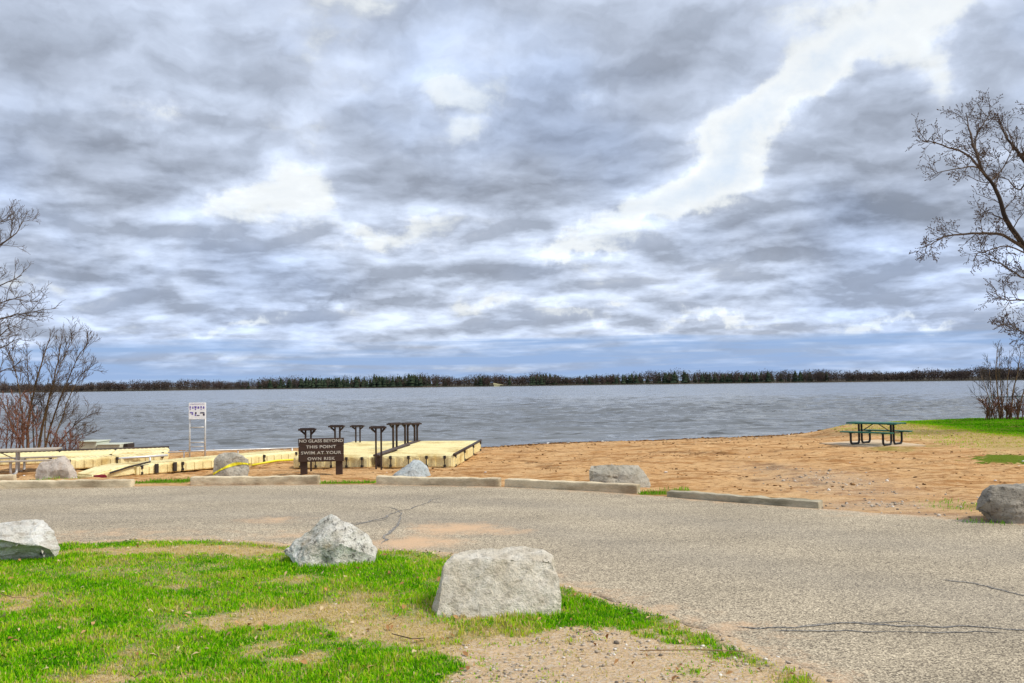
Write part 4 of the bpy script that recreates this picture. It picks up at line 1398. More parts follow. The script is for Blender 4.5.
class Branches:
    def __init__(self, seed):
        self.r = random.Random(seed)
        self.mb = MB()
        self.tips = []

    def rv(self):
        r = self.r
        return Vector((r.gauss(0, 1), r.gauss(0, 1), r.gauss(0, 1))).normalized()

    def limb(self, pts, r0, r1, sides=5, curl=0.02, sub=3):
        """a wandering tube through the given points"""
        q = [2 * pts[0] - pts[1]] + list(pts) + [2 * pts[-1] - pts[-2]]
        out = []
        for i in range(1, len(q) - 2):
            for k in range(sub):
                t = k / sub
                out.append(0.5 * (2 * q[i] + (q[i + 1] - q[i - 1]) * t + (2 * q[i - 1] - 5 * q[i] + 4 * q[i + 1] - q[i + 2]) * t * t
                                  + (3 * q[i] - q[i - 1] - 3 * q[i + 1] + q[i + 2]) * t ** 3) + self.rv() * curl * self.r.random())
        out.append(pts[-1])
        n = len(out)
        self.mb.tube(out, [r0 + (r1 - r0) * (i / (n - 1)) ** 0.8 for i in range(n)], sides, False)
        return out

    def shoot(self, p, d, L, r0, r1, wig, up, sides):
        n = 4 if L > .5 else 3
        pts = [p]
        dd = d.normalized()
        for k in range(n):
            dd = (dd + self.rv() * wig + Vector((0, 0, up))).normalized()
            pts.append(pts[-1] + dd * (L / n))
        self.mb.tube(pts, [r0 + (r1 - r0) * k / n for k in range(n + 1)], sides, False)
        return pts

    def spread(self, path, level, L, r0, dens, wig=0.28, up=0.06, ang=0.9, start=0.15, rmin=0.006, maxlev=3, keep=None):
        """side shoots along a path, and shoots along those, down to the twigs"""
        r = self.r
        tot = sum((path[i + 1] - path[i]).length for i in range(len(path) - 1))
        n = max(1, int(tot * dens + r.random()))
        for k in range(n):
            f = start + (1 - start) * (k + r.random()) / n
            x = f * (len(path) - 1)
            i = min(int(x), len(path) - 2)
            p = path[i].lerp(path[i + 1], x - i)
            tdir = (path[i + 1] - path[i]).normalized()
            side = self.rv()
            side = (side - tdir * side.dot(tdir))
            if side.length < 1e-4:
                continue
            side.normalize()
            d = (tdir * math.cos(ang) + side * math.sin(ang)).normalized()
            if keep is not None and not keep(p + d * L):
                continue
            ll = L * r.uniform(.55, 1.25) * (1.15 - 0.5 * f)
            sub = self.shoot(p, d, ll, r0, max(rmin, r0 * .4), wig, up, 4 if level == 1 else 3)
            if level < maxlev:
                self.spread(sub, level + 1, L * .48, max(rmin, r0 * .5), dens * 2.0, wig * 1.1, up, ang, .12, rmin, maxlev, keep)
            else:
                self.tips.append(sub[-1])
                if len(sub) > 2:
                    self.tips.append(sub[-2])
        self.tips.append(path[-1])

    def buds(self, size, share=1.0):
        mb = MB()
        for p in self.tips:
            if self.r.random() > share:
                continue
            a = self.rv() * size * self.r.uniform(.6, 1.4)
            b = a.cross(self.rv()).normalized() * size * .55
            c = a.cross(b).normalized() * size * .55
            mb.add([p + a, p - a * .4, p + b, p - b, p + c, p - c], [(0, 2, 4), (0, 4, 3), (0, 3, 5), (0, 5, 2), (1, 4, 2), (1, 3, 4), (1, 5, 3), (1, 2, 5)])
        return mb


def PX(Y):
    return lambda u, v, d=0.0: PD(u, v, Y + d)


# big bare tree on the right headland; its trunk stands just outside the picture
q = PX(33.0)
root = q(1088, 452)
root.z = hgt(root.x, root.y)
tree = thing('bare_tree', 'tall bare budding tree reaching in from the right picture edge', 'tree', root)
T = Branches(11)
trunk = [root + Vector((0, 0, -.2)), q(1086, 400), q(1078, 350, .2), q(1066, 312, .1), q(1052, 285)]
T.limb(trunk, .36, .24, 12, .01)
fork = trunk[-1]
L1 = T.limb([fork, q(1036, 262, -.3), q(1022, 243, -.5), q(1006, 220, -.6), q(1001, 203, -.6), q(994, 186, -.5), q(983, 172, -.4), q(978, 158, -.2)], .125, .05, 8, .02)
L2 = T.limb([trunk[-2], q(1062, 250, .6), q(1048, 210, .8), q(1036, 178, 1.0), q(1020, 155, 1.2), q(1008, 140, 1.2)], .125, .045, 8, .03)
L3 = T.limb([trunk[-2], q(1090, 270, -.8), q(1098, 215, -1.2), q(1106, 150, -1.5)], .18, .06, 7, .03)
L4 = T.limb([trunk[2], q(1105, 330, 1.5), q(1150, 290, 2), q(1180, 240, 2.5)], .16, .05, 7, .03)
MBtr = T.mb
MBtr.build('trunk', BK_DARK, tree, True).location = -root
T.mb = MB()
fine = []
for pts, r0, r1 in (
        ([L1[-1], q(973, 143, -.1), q(969, 128, .1), q(966, 113, .2)], .065, .015),
        ([L1[19], q(965, 153, -.5), q(948, 147, -.8), q(932, 142, -1.0), q(923, 141, -1.1)], .05, .012),
        ([L1[20], q(975, 140, .4), q(985, 122, .7), q(992, 110, .8)], .045, .012),
        ([L1[17], q(978, 168, -.9), q(962, 168, -1.3), q(945, 171, -1.6), q(933, 175, -1.7)], .04, .010),
        ([L1[5], q(1004, 236, -.7), q(985, 233, -.8), q(966, 234, -.9), q(948, 236, -.9), q(935, 242, -.9), q(923, 248, -.8)], .07, .013),
        ([L1[4], q(1008, 246, -.9), q(990, 250, -1.2), q(975, 254, -1.3)], .035, .010),
        ([L1[9], q(996, 216, -.2), q(990, 212, .1), q(980, 214, .2)], .035, .010),
        ([L1[16], q(1000, 172, .3), q(1010, 155, .4), q(1014, 138, .6)], .04, .010),
        ([L2[-1], q(1002, 128, 1.3), q(998, 116, 1.4)], .05, .012),
        ([L2[-4], q(1030, 150, .6), q(1032, 128, .5), q(1030, 108, .4)], .06, .012),
        ([L2[-6], q(1020, 190, 1.4), q(1008, 180, 1.8), q(996, 176, 2)], .045, .012),
        ([trunk[-1], q(1034, 282, -.6), q(1020, 276, -.8), q(1005, 266, -.9), q(998, 262, -.9)], .06, .012),
        ([trunk[-2], q(1044, 305, -.9), q(1025, 300, -1.2), q(1008, 300, -1.4), q(998, 296, -1.5)], .055, .012),
        ([trunk[-3], q(1058, 345, -.9), q(1036, 338, -1.2), q(1018, 330, -1.4), q(1006, 330, -1.5)], .055, .012),
        ([L3[-4], q(1080, 200, -1.8), q(1062, 170, -2), q(1052, 130, -2.2)], .06, .012)):
    fine.append(T.limb(pts, r0, r1, 5, .04))
for f_ in fine:
    T.spread(f_, 1, 1.0, .015, 3.2, .30, .03, .8, .1, .0050)
T.spread(L1, 1, 1.3, .020, 1.7, .30, .05, .9, .35, .0062)
T.spread(L2, 1, 1.5, .022, 1.6, .30, .05, .9, .3, .0062)
T.spread(L3, 1, 1.8, .03, 1.4, .30, .05, .9, .2, .009)
T.spread(L4, 1, 1.8, .03, 1.2, .30, .05, .9, .2, .009)
cr = T.mb.build('crown', BK_TWIG, tree)
cr.location = -root
bd = T.buds(.034, .95).build('buds', bark('bud', (.11, .065, .04), (.07, .045, .03)), cr)

# bare tree leaning in from the left edge
q = PX(29.0)
root = q(-72, 470)
root.z = hgt(root.x, root.y)
tree = thing('bare_tree', 'bare tree with upturned twigs reaching in from the left picture edge', 'tree', root)
T = Branches(23)
trunk = [root + Vector((0, 0, -.2)), q(-70, 420), q(-62, 370, .2), q(-56, 320, .3), q(-54, 270, .2), q(-46, 210)]
T.limb(trunk, .26, .09, 10, .02)
T.limb([trunk[2], q(-90, 330, 1), q(-120, 270, 1.5)], .12, .05, 7, .03)
T.mb.build('trunk', BK_DARK, tree, True).location = -root
T.mb = MB()
for pts, r0 in (([trunk[3], q(-36, 285, -.3), q(-15, 258, -.5), q(2, 244, -.6), q(16, 233, -.6), q(24, 220, -.5)], .055),
                ([trunk[4], q(-35, 245, .3), q(-15, 228, .5), q(0, 222, .5), q(12, 219, .5)], .04),
                ([trunk[3], q(-34, 305, .3), q(-10, 290, .5), q(8, 282, .5), q(22, 275, .5)], .045),
                ([trunk[2], q(-36, 345, -.3), q(-12, 325, -.6), q(10, 316, -.7), q(28, 313, -.7), q(44, 309, -.6)], .055),
                ([trunk[2], q(-38, 372, .4), q(-14, 356, .6), q(6, 345, .7), q(22, 338, .8)], .05),
                ([trunk[1], q(-42, 400, -.5), q(-18, 384, -.8), q(0, 372, -.9), q(14, 368, -.9)], .05),
                ([trunk[3], q(-25, 318, -.8), q(-2, 304, -1), q(14, 299, -1.1), q(27, 302, -1.1)], .04),
                ([trunk[2], q(-28, 358, -1), q(-6, 342, -1.2), q(6, 330, -1.2), q(16, 326, -1.2)], .04)):
    f_ = T.limb(pts, r0, .010, 5, .03)
    T.spread(f_, 1, .9, .012, 2.8, .24, .09, .7, .15, .0052)
T.spread(trunk, 1, 1.5, .03, 1.2, .3, .05, .9, .4, .009)
T.mb.build('crown', BK_TWIG, tree).location = -root


def shrub(name, label, u0, v0, Y, stems, seed, mats, L=.7, dens=2.6, rtw=.009, sides=6, ang=.55, up=.10, maxlev=3, cat='shrub'):
    q = PX(Y)
    root = q(u0, v0)
    root.z = hgt(root.x, root.y)
    o = thing(name, label, cat, root)
    B = Branches(seed)
    ps = []
    for pts, r0 in stems:
        ps.append(B.limb([q(*p) for p in pts], r0, max(.008, r0 * .22), sides, .03))
    B.mb.build('stems', mats[0], o, True).location = -root
    B.mb = MB()
    for p in ps:
        B.spread(p, 1, L, rtw * 1.6, dens, .24, up, ang, .18, rtw * .75, maxlev)
    B.mb.build('twigs', mats[1], o).location = -root
    return o


shrub('willow_shrub', 'large bare many stemmed willow behind the docks at left', 40, 455, 29.5,
      [([(27, 460), (28, 430, .1), (33, 395, .2), (41, 365, .3), (50, 338, .3)], 0.060), ([(24, 458), (22, 425, -.2), (20, 395, -.3), (14, 365, -.4), (8, 348, -.5)], 0.027),
       ([(37, 460), (42, 428, .1), (50, 395), (56, 370), (60, 345, .1)], 0.054), ([(42, 460), (50, 430), (58, 405, -.2), (68, 380, -.3), (78, 358, -.4), (88, 343, -.4)], 0.038),
       ([(46, 460), (55, 436, .2), (64, 412, .4), (72, 390, .5), (82, 374, .6), (90, 368, .6)], 0.027), ([(50, 458), (64, 436, -.3), (74, 426, -.4), (84, 418, -.5), (92, 414, -.5)], 0.022),
       ([(34, 458), (33, 420, .4), (29, 385, .5), (27, 355, .5)], 0.027), ([(52, 456), (68, 440, .2), (78, 436, .3), (88, 432, .3)], 0.016), ([(30, 458), (14, 430, -.5), (4, 405, -.7), (-6, 385, -.7)], 0.027),
       ([(44, 458), (46, 420, .5), (52, 390, .6), (66, 352, .8), (74, 336, .8)], 0.027)], 31, (BK_WILLOW, BK_TWIG), .72, 4.4, .0058)
shrub('red_brush', 'thicket of thin reddish brush at the left picture edge', 2, 455, 27.6,
      [([(-28 + k * 4.2, 462), (-30 + k * 4.4 + random.uniform(-6, 6), 435, random.uniform(-.5, .5)), (-30 + k * 4.6 + random.uniform(-9, 9), 400 + random.uniform(-6, 22), random.uniform(-.8, .8))], .022) for k in range(15)],
      37, (BK_RED, BK_RED), .55, 4.0, .0075, 4)
shrub('red_brush', 'low reddish brush at the foot of the willow beside the pale float', 66, 455, 28.6,
      [([(52 + k * 3.0, 460), (53 + k * 3.4 + random.uniform(-3, 3), 447, random.uniform(-.3, .3)), (54 + k * 3.6 + random.uniform(-5, 5), 432 + random.uniform(-3, 10), random.uniform(-.5, .5))], .018) for k in range(8)],
      39, (BK_RED, BK_RED), .4, 5.0, .0075, 4)
shrub('bare_shrub', 'bare upright shrub on the headland at right, before the wire fence', 1004, 418, 43.5,
      [([(1000, 424), (998, 400, .1), (996, 375), (997, 350)], 0.054), ([(1003, 424), (1002, 398, .3), (999, 372, .4), (1000, 356, .5)], 0.036), ([(996, 424), (990, 402, -.3), (986, 388, -.4), (981, 376, -.4)], 0.024),
       ([(1010, 424), (1013, 395, .2), (1018, 370, .3), (1021, 352, .3)], 0.048), ([(1016, 424), (1022, 398), (1028, 372), (1030, 350)], 0.048), ([(993, 424), (986, 408, .4), (982, 400, .5)], 0.018),
       ([(1006, 424), (1007, 400), (1008, 378, -.3), (1011, 362, -.4)], 0.030), ([(998, 424), (992, 398), (990, 380), (989, 366)], 0.024), ([(1022, 424), (1032, 400), (1040, 372)], 0.042)],
      43, (BK_TAN, BK_TWIG), .9, 2.6, .0075, 6, .55)
shrub('red_brush', 'rusty low brush along the foot of the wire fence at right', 1010, 420, 43.0,
      [([(984 + k * 2.9, 424), (984 + k * 2.9 + random.uniform(-3, 3), 413, random.uniform(-.3, .3)), (983 + k * 3 + random.uniform(-4, 4), 402 + random.uniform(-4, 8), random.uniform(-.5, .5))], .030) for k in range(24)],
      47, (BK_RED, BK_RED), .5, 6.0, .012, 4, maxlev=2)

# wire fence behind that shrub
f0 = PD(990, 418, 45.0)
g0 = hgt(f0.x, 45.0)
fe = thing('wire_fence', 'blue green wire mesh fence behind the bare shrub at right', 'fence', (f0.x, 45.0, g0), R(-4))
ft = PD(990, 397, 45).z - g0
M_FENCE = worn('fence_green', (.07, .15, .16), (.10, .16, .15), 6, .5, .05, .4)
for k in range(6):
    MB().tube([(k * 1.35, 0, -.2), (k * 1.35, 0, ft + .03)], .028, 8).build('post', M_FENCE, fe, True)
MB().tube([(0, 0, ft), (6.75, 0, ft)], .024, 8).build('rail', M_FENCE, fe, True)
wm = MB()
for k in range(57):
    x0 = -ft + k * .145
    for sg in (0, 1):
        a0, a1 = (x0, x0 + ft) if sg == 0 else (x0 + ft, x0)
        z0_, z1_ = 0.0, ft
        if a0 < 0 or a0 > 6.75 or a1 < 0 or a1 > 6.75:
            lo, hi = 0.0, 1.0
            dx = a1 - a0
            for lim in (0.0, 6.75):
                tt = (lim - a0) / dx
                if (a0 - lim) * (a1 - lim) < 0:
                    if (a0 < 0 and lim == 0) or (a0 > 6.75 and lim > 0):
                        lo = tt
                    else:
                        hi = tt
            if lo == 0.0 and hi == 1.0:
                continue
            a0, a1, z0_, z1_ = a0 + dx * lo, a0 + dx * hi, ft * lo, ft * hi
        wm.tube([(a0, .004 * (1 if sg else -1), z0_), (a1, .004 * (1 if sg else -1), z1_)], .004, 3, False)
wm.build('mesh', M_FENCE, fe)

# ------------------------------------------------------------------ far shore
def shore_at(u):
    return np.interp(u, [-600, 0, 500, 1000, 1700], [1500, 1380, 1180, 1060, 980])


us = np.linspace(-900, 1950, 90)
fv, ff = [], []
for k, u in enumerate(us):
    D = float(shore_at(u))
    d = ray(u, 384)
    d = Vector((d.x, d.y, 0)).normalized()
    wobble = 10 * (mnoise.noise(Vector((u * .013, 2.2, 0))))
    for rr_, z in ((D - 14 + wobble, WATER_Z - .6), (D + wobble, .25), (D + 60, 1.5), (D + 600, 5), (D + 2600, 9)):
        fv.append((d.x * rr_, d.y * rr_, z))
for k in range(len(us) - 1):
    for j in range(4):
        a_ = k * 5 + j
        ff.append((a_, a_ + 5, a_ + 6, a_ + 1))
m, t, b = new_mat('far_bank', .95, 0, .1)
pos = t.add('ShaderNodeNewGeometry').outputs['Position']
t.set(b.inputs['Base Color'], t.mix(t.maprange(t.noise(pos, .02, 4, .6), .4, .6), (.045, .042, .03), (.08, .065, .045)))
fsh = put('far_shore', np_mesh('far_shore', fv, ff, True), m)
tag(fsh, 'low land across the lake under the long dark treeline', 'shore', kind='structure')

fr_ = np.random.default_rng(17)
V, Fc, TC = [], [], []
nvt = 0
NTREE = 7000
uu = fr_.uniform(-850, 1900, NTREE)
for u in uu:
    D = float(shore_at(u)) + 3 + fr_.exponential(38)
    d = ray(float(u), 384)
    d = Vector((d.x, d.y, 0)).normalized()
    base = np.array([d.x * D, d.y * D, 0.2])
    hum = fbm(np.array([[u * .017, 3.3]]), 3, .6, 71)[0]
    pc = 0.10 + 0.45 * (300 < u < 425) + 0.16 * (540 < u < 800) - .2 * (u > 900) - .2 * (u < 240) + 0.5 * (hum - .5)
    H0 = np.interp(u, [-300, 0, 200, 300, 420, 560, 700, 1000, 1400], [13.0, 13.5, 14.0, 16.5, 19.0, 18.0, 16.8, 15.5, 15])
    if fr_.random() < pc:
        H = H0 * fr_.uniform(.50, .90) * (1.25 if fr_.random() < .02 else 1) * (.7 + .6 * hum)
        rad_ = H * fr_.uniform(.24, .36)
        n = 7
        prev = 0
        for tier in range(4):
            zb_ = H * (.08 + .22 * tier)
            zt_ = min(H, zb_ + H * .40) if tier < 3 else H
            rr_ = rad_ * (1 - .22 * tier)
            a_ = np.arange(n) / n * 6.283 + fr_.random() * 6
            rk = rr_ * fr_.uniform(.6, 1.2, n)
            ring = np.column_stack([np.cos(a_) * rk, np.sin(a_) * rk, np.full(n, zb_) + fr_.uniform(-.4, .4, n)])
            V.append(base + np.vstack([ring, [[0, 0, zt_]]]))
            for j in range(n):
                Fc.append((nvt + j, nvt + (j + 1) % n, nvt + n))
            TC.append(np.full(n + 1, 0.0 + .3 * fr_.random()))
            nvt += n + 1
    else:
        H = H0 * fr_.uniform(.6, 1.05) * (.55 + .9 * hum)
        cw = H * fr_.uniform(.28, .45)
        n = 78
        c = fr_.normal(0, 1, (n, 3))
        c /= np.linalg.norm(c, axis=1)[:, None]
        c *= fr_.random(n)[:, None] ** .4
        c = c * [cw, cw, H * .42] + [0, 0, H * .56]
        e1 = fr_.normal(0, .55, (n, 3)) * [1, 1, 1.3]
        e2 = fr_.normal(0, .55, (n, 3)) * [1, 1, 1.3]
        tri = np.stack([c, c + e1, c + e2], 1).reshape(-1, 3)
        trunk_ = np.array([[-.25, 0, 0], [.25, 0, 0], [0, .1, H * .85]])
        V.append(base + np.vstack([tri, trunk_]))
        Fc += [(nvt + 3 * j, nvt + 3 * j + 1, nvt + 3 * j + 2) for j in range(n + 1)]
        TC.append(np.full(3 * (n + 1), 0.55 + .45 * fr_.random()))
        nvt += 3 * (n + 1)
t_me = np_mesh('far_treeline', np.vstack(V), np.array(Fc))
set_attr(t_me, 'tone', np.concatenate(TC))
m, t, b = new_mat('far_trees', .95, 0, .05)
t.set(b.inputs['Base Color'], t.ramp(t.attr('tone'), [(0.0, (.022, .034, .022)), (.3, (.040, .055, .030)), (.5, (.055, .055, .032)), (.62, (.085, .055, .047)), (.8, (.075, .062, .055)), (1.0, (.11, .08, .06))]))
tl = put('far_treeline', t_me, m)
tag(tl, 'long low line of dark conifers and bare trees across the lake', 'treeline', kind='stuff')

cb = PD(498, 385.6, 1166)
hut = thing('shore_shed', 'tiny pale yellow shed at the waterline of the far shore', 'shed', (cb.x, 1166, WATER_Z), R(4))
M_SHED = worn('pale_yellow_board', (.75, .66, .36), (.55, .45, .2), .4, .7, .1)
MB().box((-1.5, 0, 1.3), (7.5, 5, 2.8), .1).build('wall', M_SHED, hut)
rb = bmesh.new()
for v in ((-6, -3, 4.6), (6.5, -3, 1.9), (6.5, 3, 1.9), (-6, 3, 4.6), (-6, -3, 2.7), (6.5, -3, 1.5), (6.5, 3, 1.5), (-6, 3, 2.7)):
    rb.verts.new(v)
bmesh.ops.convex_hull(rb, input=rb.verts[:])
me = bpy.data.meshes.new('roof')
rb.to_mesh(me)
rb.free()
put('roof', me, M_SHED, hut)
# ------------------------------------------------------------------ grass, litter, stones
def blades(name, pts, hgts, tint, width, lean, seed, mat, label, cat):
    r = np.random.default_rng(seed)
    n = len(pts)
    z = height(pts) - 0.006
    a = r.uniform(0, 2 * math.pi, n)
    side = np.column_stack([np.cos(a), np.sin(a), np.zeros(n)])
    ld = r.uniform(0, 2 * math.pi, n)
    lm = np.abs(r.normal(0, lean, n)) + .05
    L = np.column_stack([np.cos(ld) * lm, np.sin(ld) * lm, np.zeros(n)]) * hgts[:, None]
    base = np.column_stack([pts, z])
    w_ = (width * r.uniform(.6, 1.3, n))[:, None]
    up = np.array([0, 0, 1.0])
    mid = base + L * .35 + up * hgts[:, None] * .58
    tip = base + L + up * (hgts * np.sqrt(np.clip(1 - (lm * .8) ** 2, .12, 1)))[:, None]
    V = np.stack([base - side * w_, base + side * w_, mid + side * w_ * .75, mid - side * w_ * .75, tip], 1).reshape(-1, 3)
    i = np.arange(n)[:, None] * 5
    tris = np.concatenate([i + [0, 1, 2], i + [0, 2, 3], i + [3, 2, 4]], 1).reshape(-1, 3)
    me = np_mesh(name, V, tris)
    set_attr(me, 'tint', np.repeat(tint, 5))
    o = put(name, me, mat)
    return tag(o, label, cat, kind='stuff')


m = bpy.data.materials.new('grass_blade')
m.use_nodes = True
t = NT(m.node_tree)
t.n.clear()
gc = t.ramp(t.attr('tint'), [(0.0, (.05, .22, .004)), (.28, (.17, .50, .005)), (.50, (.34, .66, .008)), (.64, (.52, .60, .03)), (.78, (.58, .48, .13)), (1.0, (.70, .55, .27))])
df = t.add('ShaderNodeBsdfDiffuse', Color=gc)
tr = t.add('ShaderNodeBsdfTranslucent', Color=gc)
ms = t.add('ShaderNodeMixShader', i0=.35, i1=df.outputs[0], i2=tr.outputs[0])
t.add('ShaderNodeOutputMaterial', Surface=ms.outputs[0])
M_BLADE = m

r = np.random.default_rng(5)
N = 640000
# more blades where they show larger
yy = 4.6 + (12.3 - 4.6) * r.random(N) ** 1.15
xx = r.uniform(-1, 1, N) * (yy * .66 + .4)
pts = np.column_stack([xx, yy])
pts = pts[pts[:, 0] < 3.6]
gm_ = masks(pts)
n1 = fbm(pts * 2.3, 3, .55, 91)
n2 = fbm(pts * 9.0, 2, .5, 92)
n3 = fbm(pts * 22.0, 2, .5, 93)
p_green = np.clip(gm_['grass'] * 1.2 - .06 - .4 * sstep(.52, .68, n2) - .3 * sstep(.5, .7, n3), .07, 1) * gm_['lawn'] * (1 - .95 * gm_['dirt'] * (gm_['grass'] < .06))
p_straw = gm_['lawn'] * np.clip(.22 * gm_['straw'] + .025 + .05 * (gm_['dirt'] > .1) * gm_['grass'], 0, 1)
keep = r.random(len(pts))
sel_g = keep < p_green * .80
sel_s = (~sel_g) & (keep > 1 - p_straw * 1.3)
g_ = pts[sel_g]
ng = len(g_)
tint = np.clip(.36 + .75 * (n1[sel_g] - .47) + .35 * (n2[sel_g] - .45) + r.normal(0, .19, ng) + .42 * gm_['straw'][sel_g] + .22 * (gm_['grass'][sel_g] < .55) + .5 * (r.random(ng) < .045), 0, .95)
hh_ = r.uniform(.018, .045, ng) * (.6 + .9 * n1[sel_g]) * (.65 + .5 * gm_['grass'][sel_g])
# taller blades along the stones
for o in bpy.data.objects:
    if o.name.startswith('boulder') and o.location.y < 12:
        cx, cy = o.location.x, o.location.y
        rad_ = max(o.dimensions.x, o.dimensions.y) * .5
        dd_ = np.hypot(g_[:, 0] - cx, (g_[:, 1] - cy) * 1.3)
        hh_ *= 1 + 0.45 * np.exp(-((dd_ - rad_) / .16) ** 2)
blades('grass', g_, hh_, tint, .0052, .5, 51, M_BLADE, 'bright green patchy lawn grass in the foreground', 'grass')
s_ = pts[sel_s]
blades('dry_grass', s_, r.uniform(.012, .035, len(s_)), r.uniform(.72, 1.0, len(s_)), .004, 1.1, 52, M_BLADE, 'dry straw coloured grass lying in the bare patches of the lawn', 'dry grass')

# roadside, headland and kerb gap grass
N = 420000
yy = np.r_[r.uniform(26, 47.5, 300000), r.uniform(11.5, 21, 120000)]
xx = np.r_[r.uniform(13, 32, 300000), r.uniform(-12, 9.5, 120000)]
pts = np.column_stack([xx, yy])
hit = np.zeros(len(pts), bool)
gm_ = masks(pts)
pr_ = np.clip(gm_['grass2'] * 1.2 - .15, 0, 1) * (gm_['ds'] > .15)
keep = r.random(len(pts))
sel = keep < pr_ * np.where(pts[:, 1] < 21, .9, .55)
g_ = pts[sel]
ng = len(g_)
tint = np.clip(.12 + .62 * gm_['straw'][sel] + r.normal(0, .12, ng) + .25 * (fbm(g_ * .7, 2, .5, 95) - .4), 0, .95)
blades('roadside_grass', g_, r.uniform(.03, .075, ng) * np.where(g_[:, 1] < 21, 1.1, .8), tint, np.where(g_[:, 1] < 21, .005, .012), .4, 53, M_BLADE, 'green and yellowed grass on the headland and between the kerb blocks', 'grass')


def scatter(name, pts, size, mat, label, cat, seed, flat=.6, tone=None, zoff=0.0):
    """small angular stones: jittered low polyhedra resting on the ground"""
    r = np.random.default_rng(seed)
    bm = bmesh.new()
    bmesh.ops.create_icosphere(bm, subdivisions=1, radius=1.0)
    tv = np.array([v.co for v in bm.verts])
    tf = np.array([[v.index for v in f.verts] for f in bm.faces])
    bm.free()
    n = len(pts)
    k = len(tv)
    z = height(pts) + zoff
    sc = size[:, None, None] * np.stack([r.uniform(.7, 1.3, n), r.uniform(.7, 1.3, n), r.uniform(.4, .9, n) * flat / .6], 1)[:, None, :]
    a = r.uniform(0, 6.283, n)
    V = tv[None] * (1 + r.normal(0, .16, (n, k, 1))) * sc
    c, s = np.cos(a)[:, None], np.sin(a)[:, None]
    V = np.stack([V[..., 0] * c - V[..., 1] * s, V[..., 0] * s + V[..., 1] * c, V[..., 2]], -1)
    V += np.column_stack([pts, z + size * .22])[:, None, :]
    Fx = (tf[None] + (np.arange(n) * k)[:, None, None]).reshape(-1, 3)
    me = np_mesh(name, V.reshape(-1, 3), Fx)
    set_attr(me, 'tone', np.repeat(r.random(n) if tone is None else tone, k))
    return tag(put(name, me, mat), label, cat, kind='stuff')


m, t, b = new_mat('pebble', .9, 0, .15)
t.set(b.inputs['Base Color'], t.ramp(t.attr('tone'), [(0, (.16, .13, .10)), (.3, (.32, .26, .19)), (.6, (.45, .37, .28)), (.9, (.58, .50, .40)), (1, (.78, .73, .64))]))
M_PEB = m
N = 60000
yy = 4.8 + 7.5 * r.random(N) ** 1.2
xx = r.uniform(-1, 1, N) * (yy * .62 + .3)
pts = np.column_stack([xx, yy])
pts = pts[pts[:, 0] < 3.4]
gm_ = masks(pts)
n1 = fbm(pts * 2.5, 3, .6, 97)
rn = r.random(len(pts))
e_ = sdf(pts, LAWN)
sel = rn < (gm_['dirt'] * np.clip((n1 - .42) * 3, .03, 1) * .5 + .012 * gm_['straw'] + .16 * np.exp(-(e_ / .10) ** 2) * (e_ > -.3)) 
pp_ = pts[sel]
scatter('pebbles', pp_, np.abs(r.normal(.006, .005, len(pp_))) + .004, M_PEB, 'loose pebbles scattered over the bare earth and road edge', 'pebbles', 54)
# beach gravel and pale stones behind the kerb
yy = r.uniform(13, 24, 90000)
xx = r.uniform(1, 12, 90000)
pts = np.column_stack([xx, yy])
gm_ = masks(pts)
sel = (r.random(len(pts)) < gm_['gravel'] ** 2 * .07) & (sdf(pts, ROADPOLY) < -.05)
pp_ = pts[sel]
scatter('gravel', pp_, np.abs(r.normal(.012, .008, len(pp_))) + .008, M_PEB, 'patch of grey gravel on the sand beside the last kerb', 'gravel', 55)

m, t, b = new_mat('beach_litter', .95, 0, .05)
t.set(b.inputs['Base Color'], t.ramp(t.attr('tone'), [(0, (.07, .035, .014)), (.5, (.19, .09, .03)), (.8, (.30, .17, .07)), (.93, (.42, .27, .13)), (1, (.78, .74, .68))]))
M_LIT = m
N = 60000
yy = r.uniform(15, 46, N)
xx = r.uniform(-13, 22, N)
pts = np.column_stack([xx, yy])
ds_ = shore_d(pts)
n1 = fbm(pts * [.45, .9], 4, .6, 99)
wr_ = np.exp(-((ds_ - .35) / .6) ** 2) * np.clip((fbm(pts * .6, 3, .6, 101) - .42) * 5, 0, 1)
pr_ = np.clip((n1 - .47) * 1.3, 0.01, .3) * (ds_ > .4) + wr_ * 1.0
pr_ *= (sdf(pts, ROADPOLY) < -.2) & (ds_ > .02) & (gm_ is not None)
sel = r.random(N) < pr_
extra = []
for u, v, w_, n_ in ((592, 443.6, 1.1, 160), (671, 439.8, 1.2, 200), (520, 446.3, .8, 70), (705, 438.4, 1.0, 90), (640, 441.6, .7, 60), (560, 444.6, .7, 60), (760, 436.6, 1.4, 110)):
    c = P(u, v, WATER_Z)
    extra.append(np.column_stack([c.x + r.normal(0, w_ * .45, n_), c.y + r.normal(0, .28, n_)]))
extra = np.vstack(extra)
pts = np.vstack([pts, extra])
ds_ = shore_d(pts)
sel = np.r_[sel, ds_[-len(extra):] > -.25]
pp_ = pts[sel]
nn_ = len(pp_)
sz = np.abs(r.normal(.011, .012, nn_)) + .007 + .05 * (np.abs(ds_[sel] - .5) < .7) * r.random(nn_)
scatter('beach_debris', pp_, sz, M_LIT, 'dark weed, bark and bits of litter strewn over the sand', 'debris', 56, .35, np.where(r.random(nn_) < .025, 1.0, r.random(nn_) * .92))

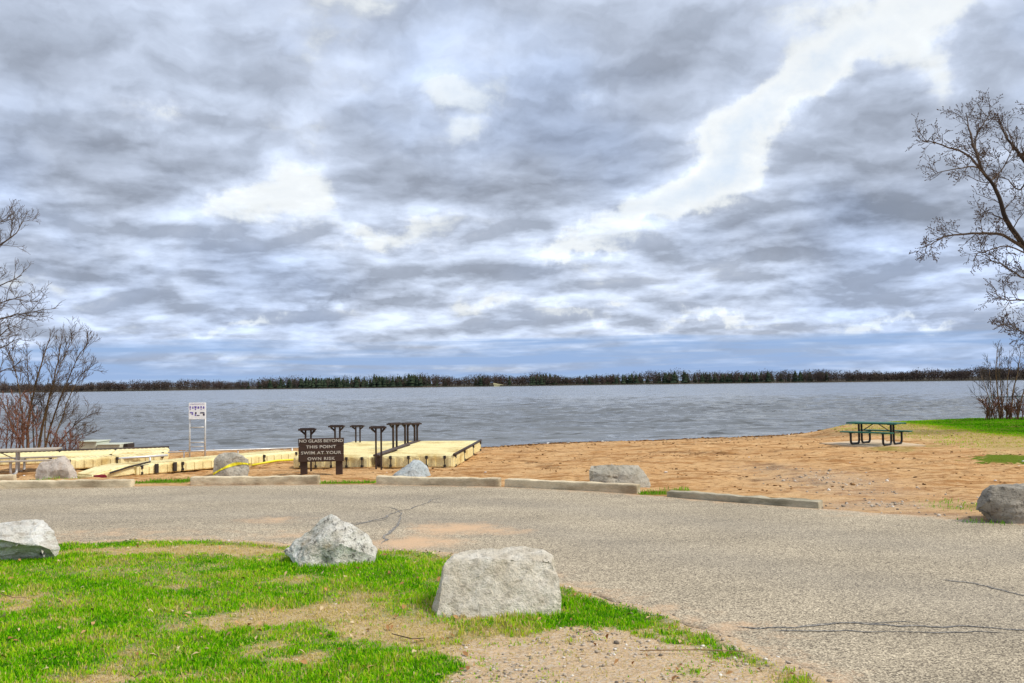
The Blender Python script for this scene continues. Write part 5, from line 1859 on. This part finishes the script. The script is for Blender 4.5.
# fallen leaves and twigs on the lawn
N = 1500
yy = 4.9 + 7.2 * r.random(N)
xx = r.uniform(-1, .55, N) * (yy * .62 + .2)
pts = np.column_stack([xx, yy])
gm_ = masks(pts)
pts = pts[(gm_['lawn'] > .9) & (r.random(N) < .42)]
n = len(pts)
z = height(pts) + .012 + r.random(n) * .018
a = r.uniform(0, 6.283, n)
sz = r.uniform(.014, .034, n)
tilt = r.normal(0, .45, (n, 2))
u_ = np.stack([np.cos(a), np.sin(a), tilt[:, 0]], 1) * sz[:, None]
v_ = np.stack([-np.sin(a), np.cos(a), tilt[:, 1]], 1) * (sz * .55)[:, None]
c_ = np.column_stack([pts, z])
cup = np.array([0, 0, 1.0]) * (sz * .3)[:, None]
V = np.stack([c_ - u_, c_ - u_ * .2 + v_ + cup, c_ + u_ * 1.1, c_ - u_ * .2 - v_ + cup, c_], 1).reshape(-1, 3)
i = np.arange(n)[:, None] * 5
Fx = np.concatenate([i + [0, 4, 1], i + [4, 2, 1], i + [0, 3, 4], i + [4, 3, 2]], 1).reshape(-1, 3)
me = np_mesh('fallen_leaves', V, Fx)
set_attr(me, 'tone', np.repeat(r.random(n), 5))
m, t, b = new_mat('dead_leaf', .85, 0, .15)
t.set(b.inputs['Base Color'], t.ramp(t.attr('tone'), [(0, (.22, .10, .04)), (.35, (.45, .24, .09)), (.7, (.50, .36, .19)), (1, (.60, .48, .30))]))
tag(put('fallen_leaves', me, m), 'small dry tan and orange leaves fallen on the lawn', 'leaves', kind='stuff')
# a few bare twigs
tw = [((-2, 598), (6, 602), (14, 605), (26, 605)), ((470, 612), (482, 606), (492, 600)), ((444, 603), (448, 613)), ((640, 657), (700, 655), (745, 657)), ((392, 641), (412, 647), (425, 646))]
for k, q_ in enumerate(tw):
    pp_ = [P(*c) for c in q_]
    pp_ = [Vector((p.x, p.y, hgt(p.x, p.y) + .03)) for p in pp_]
    lab = ('pale curved twig lying in the grass at the left picture edge', 'thin twig leaning at the front of the pale block boulder', 'short twig beside the left corner of the pale block boulder',
           'long thin twig on the bare earth by the road edge', 'dark twig lying across the dry patch below the boulders')[k]
    o_ = MB().tube(pp_, [.004, .004, .003, .002][:len(pp_)], 5).build('twig', BK_TAN if k in (0, 3) else BK_DARK)
    tag(o_, lab, 'twig', 'twigs on the lawn')
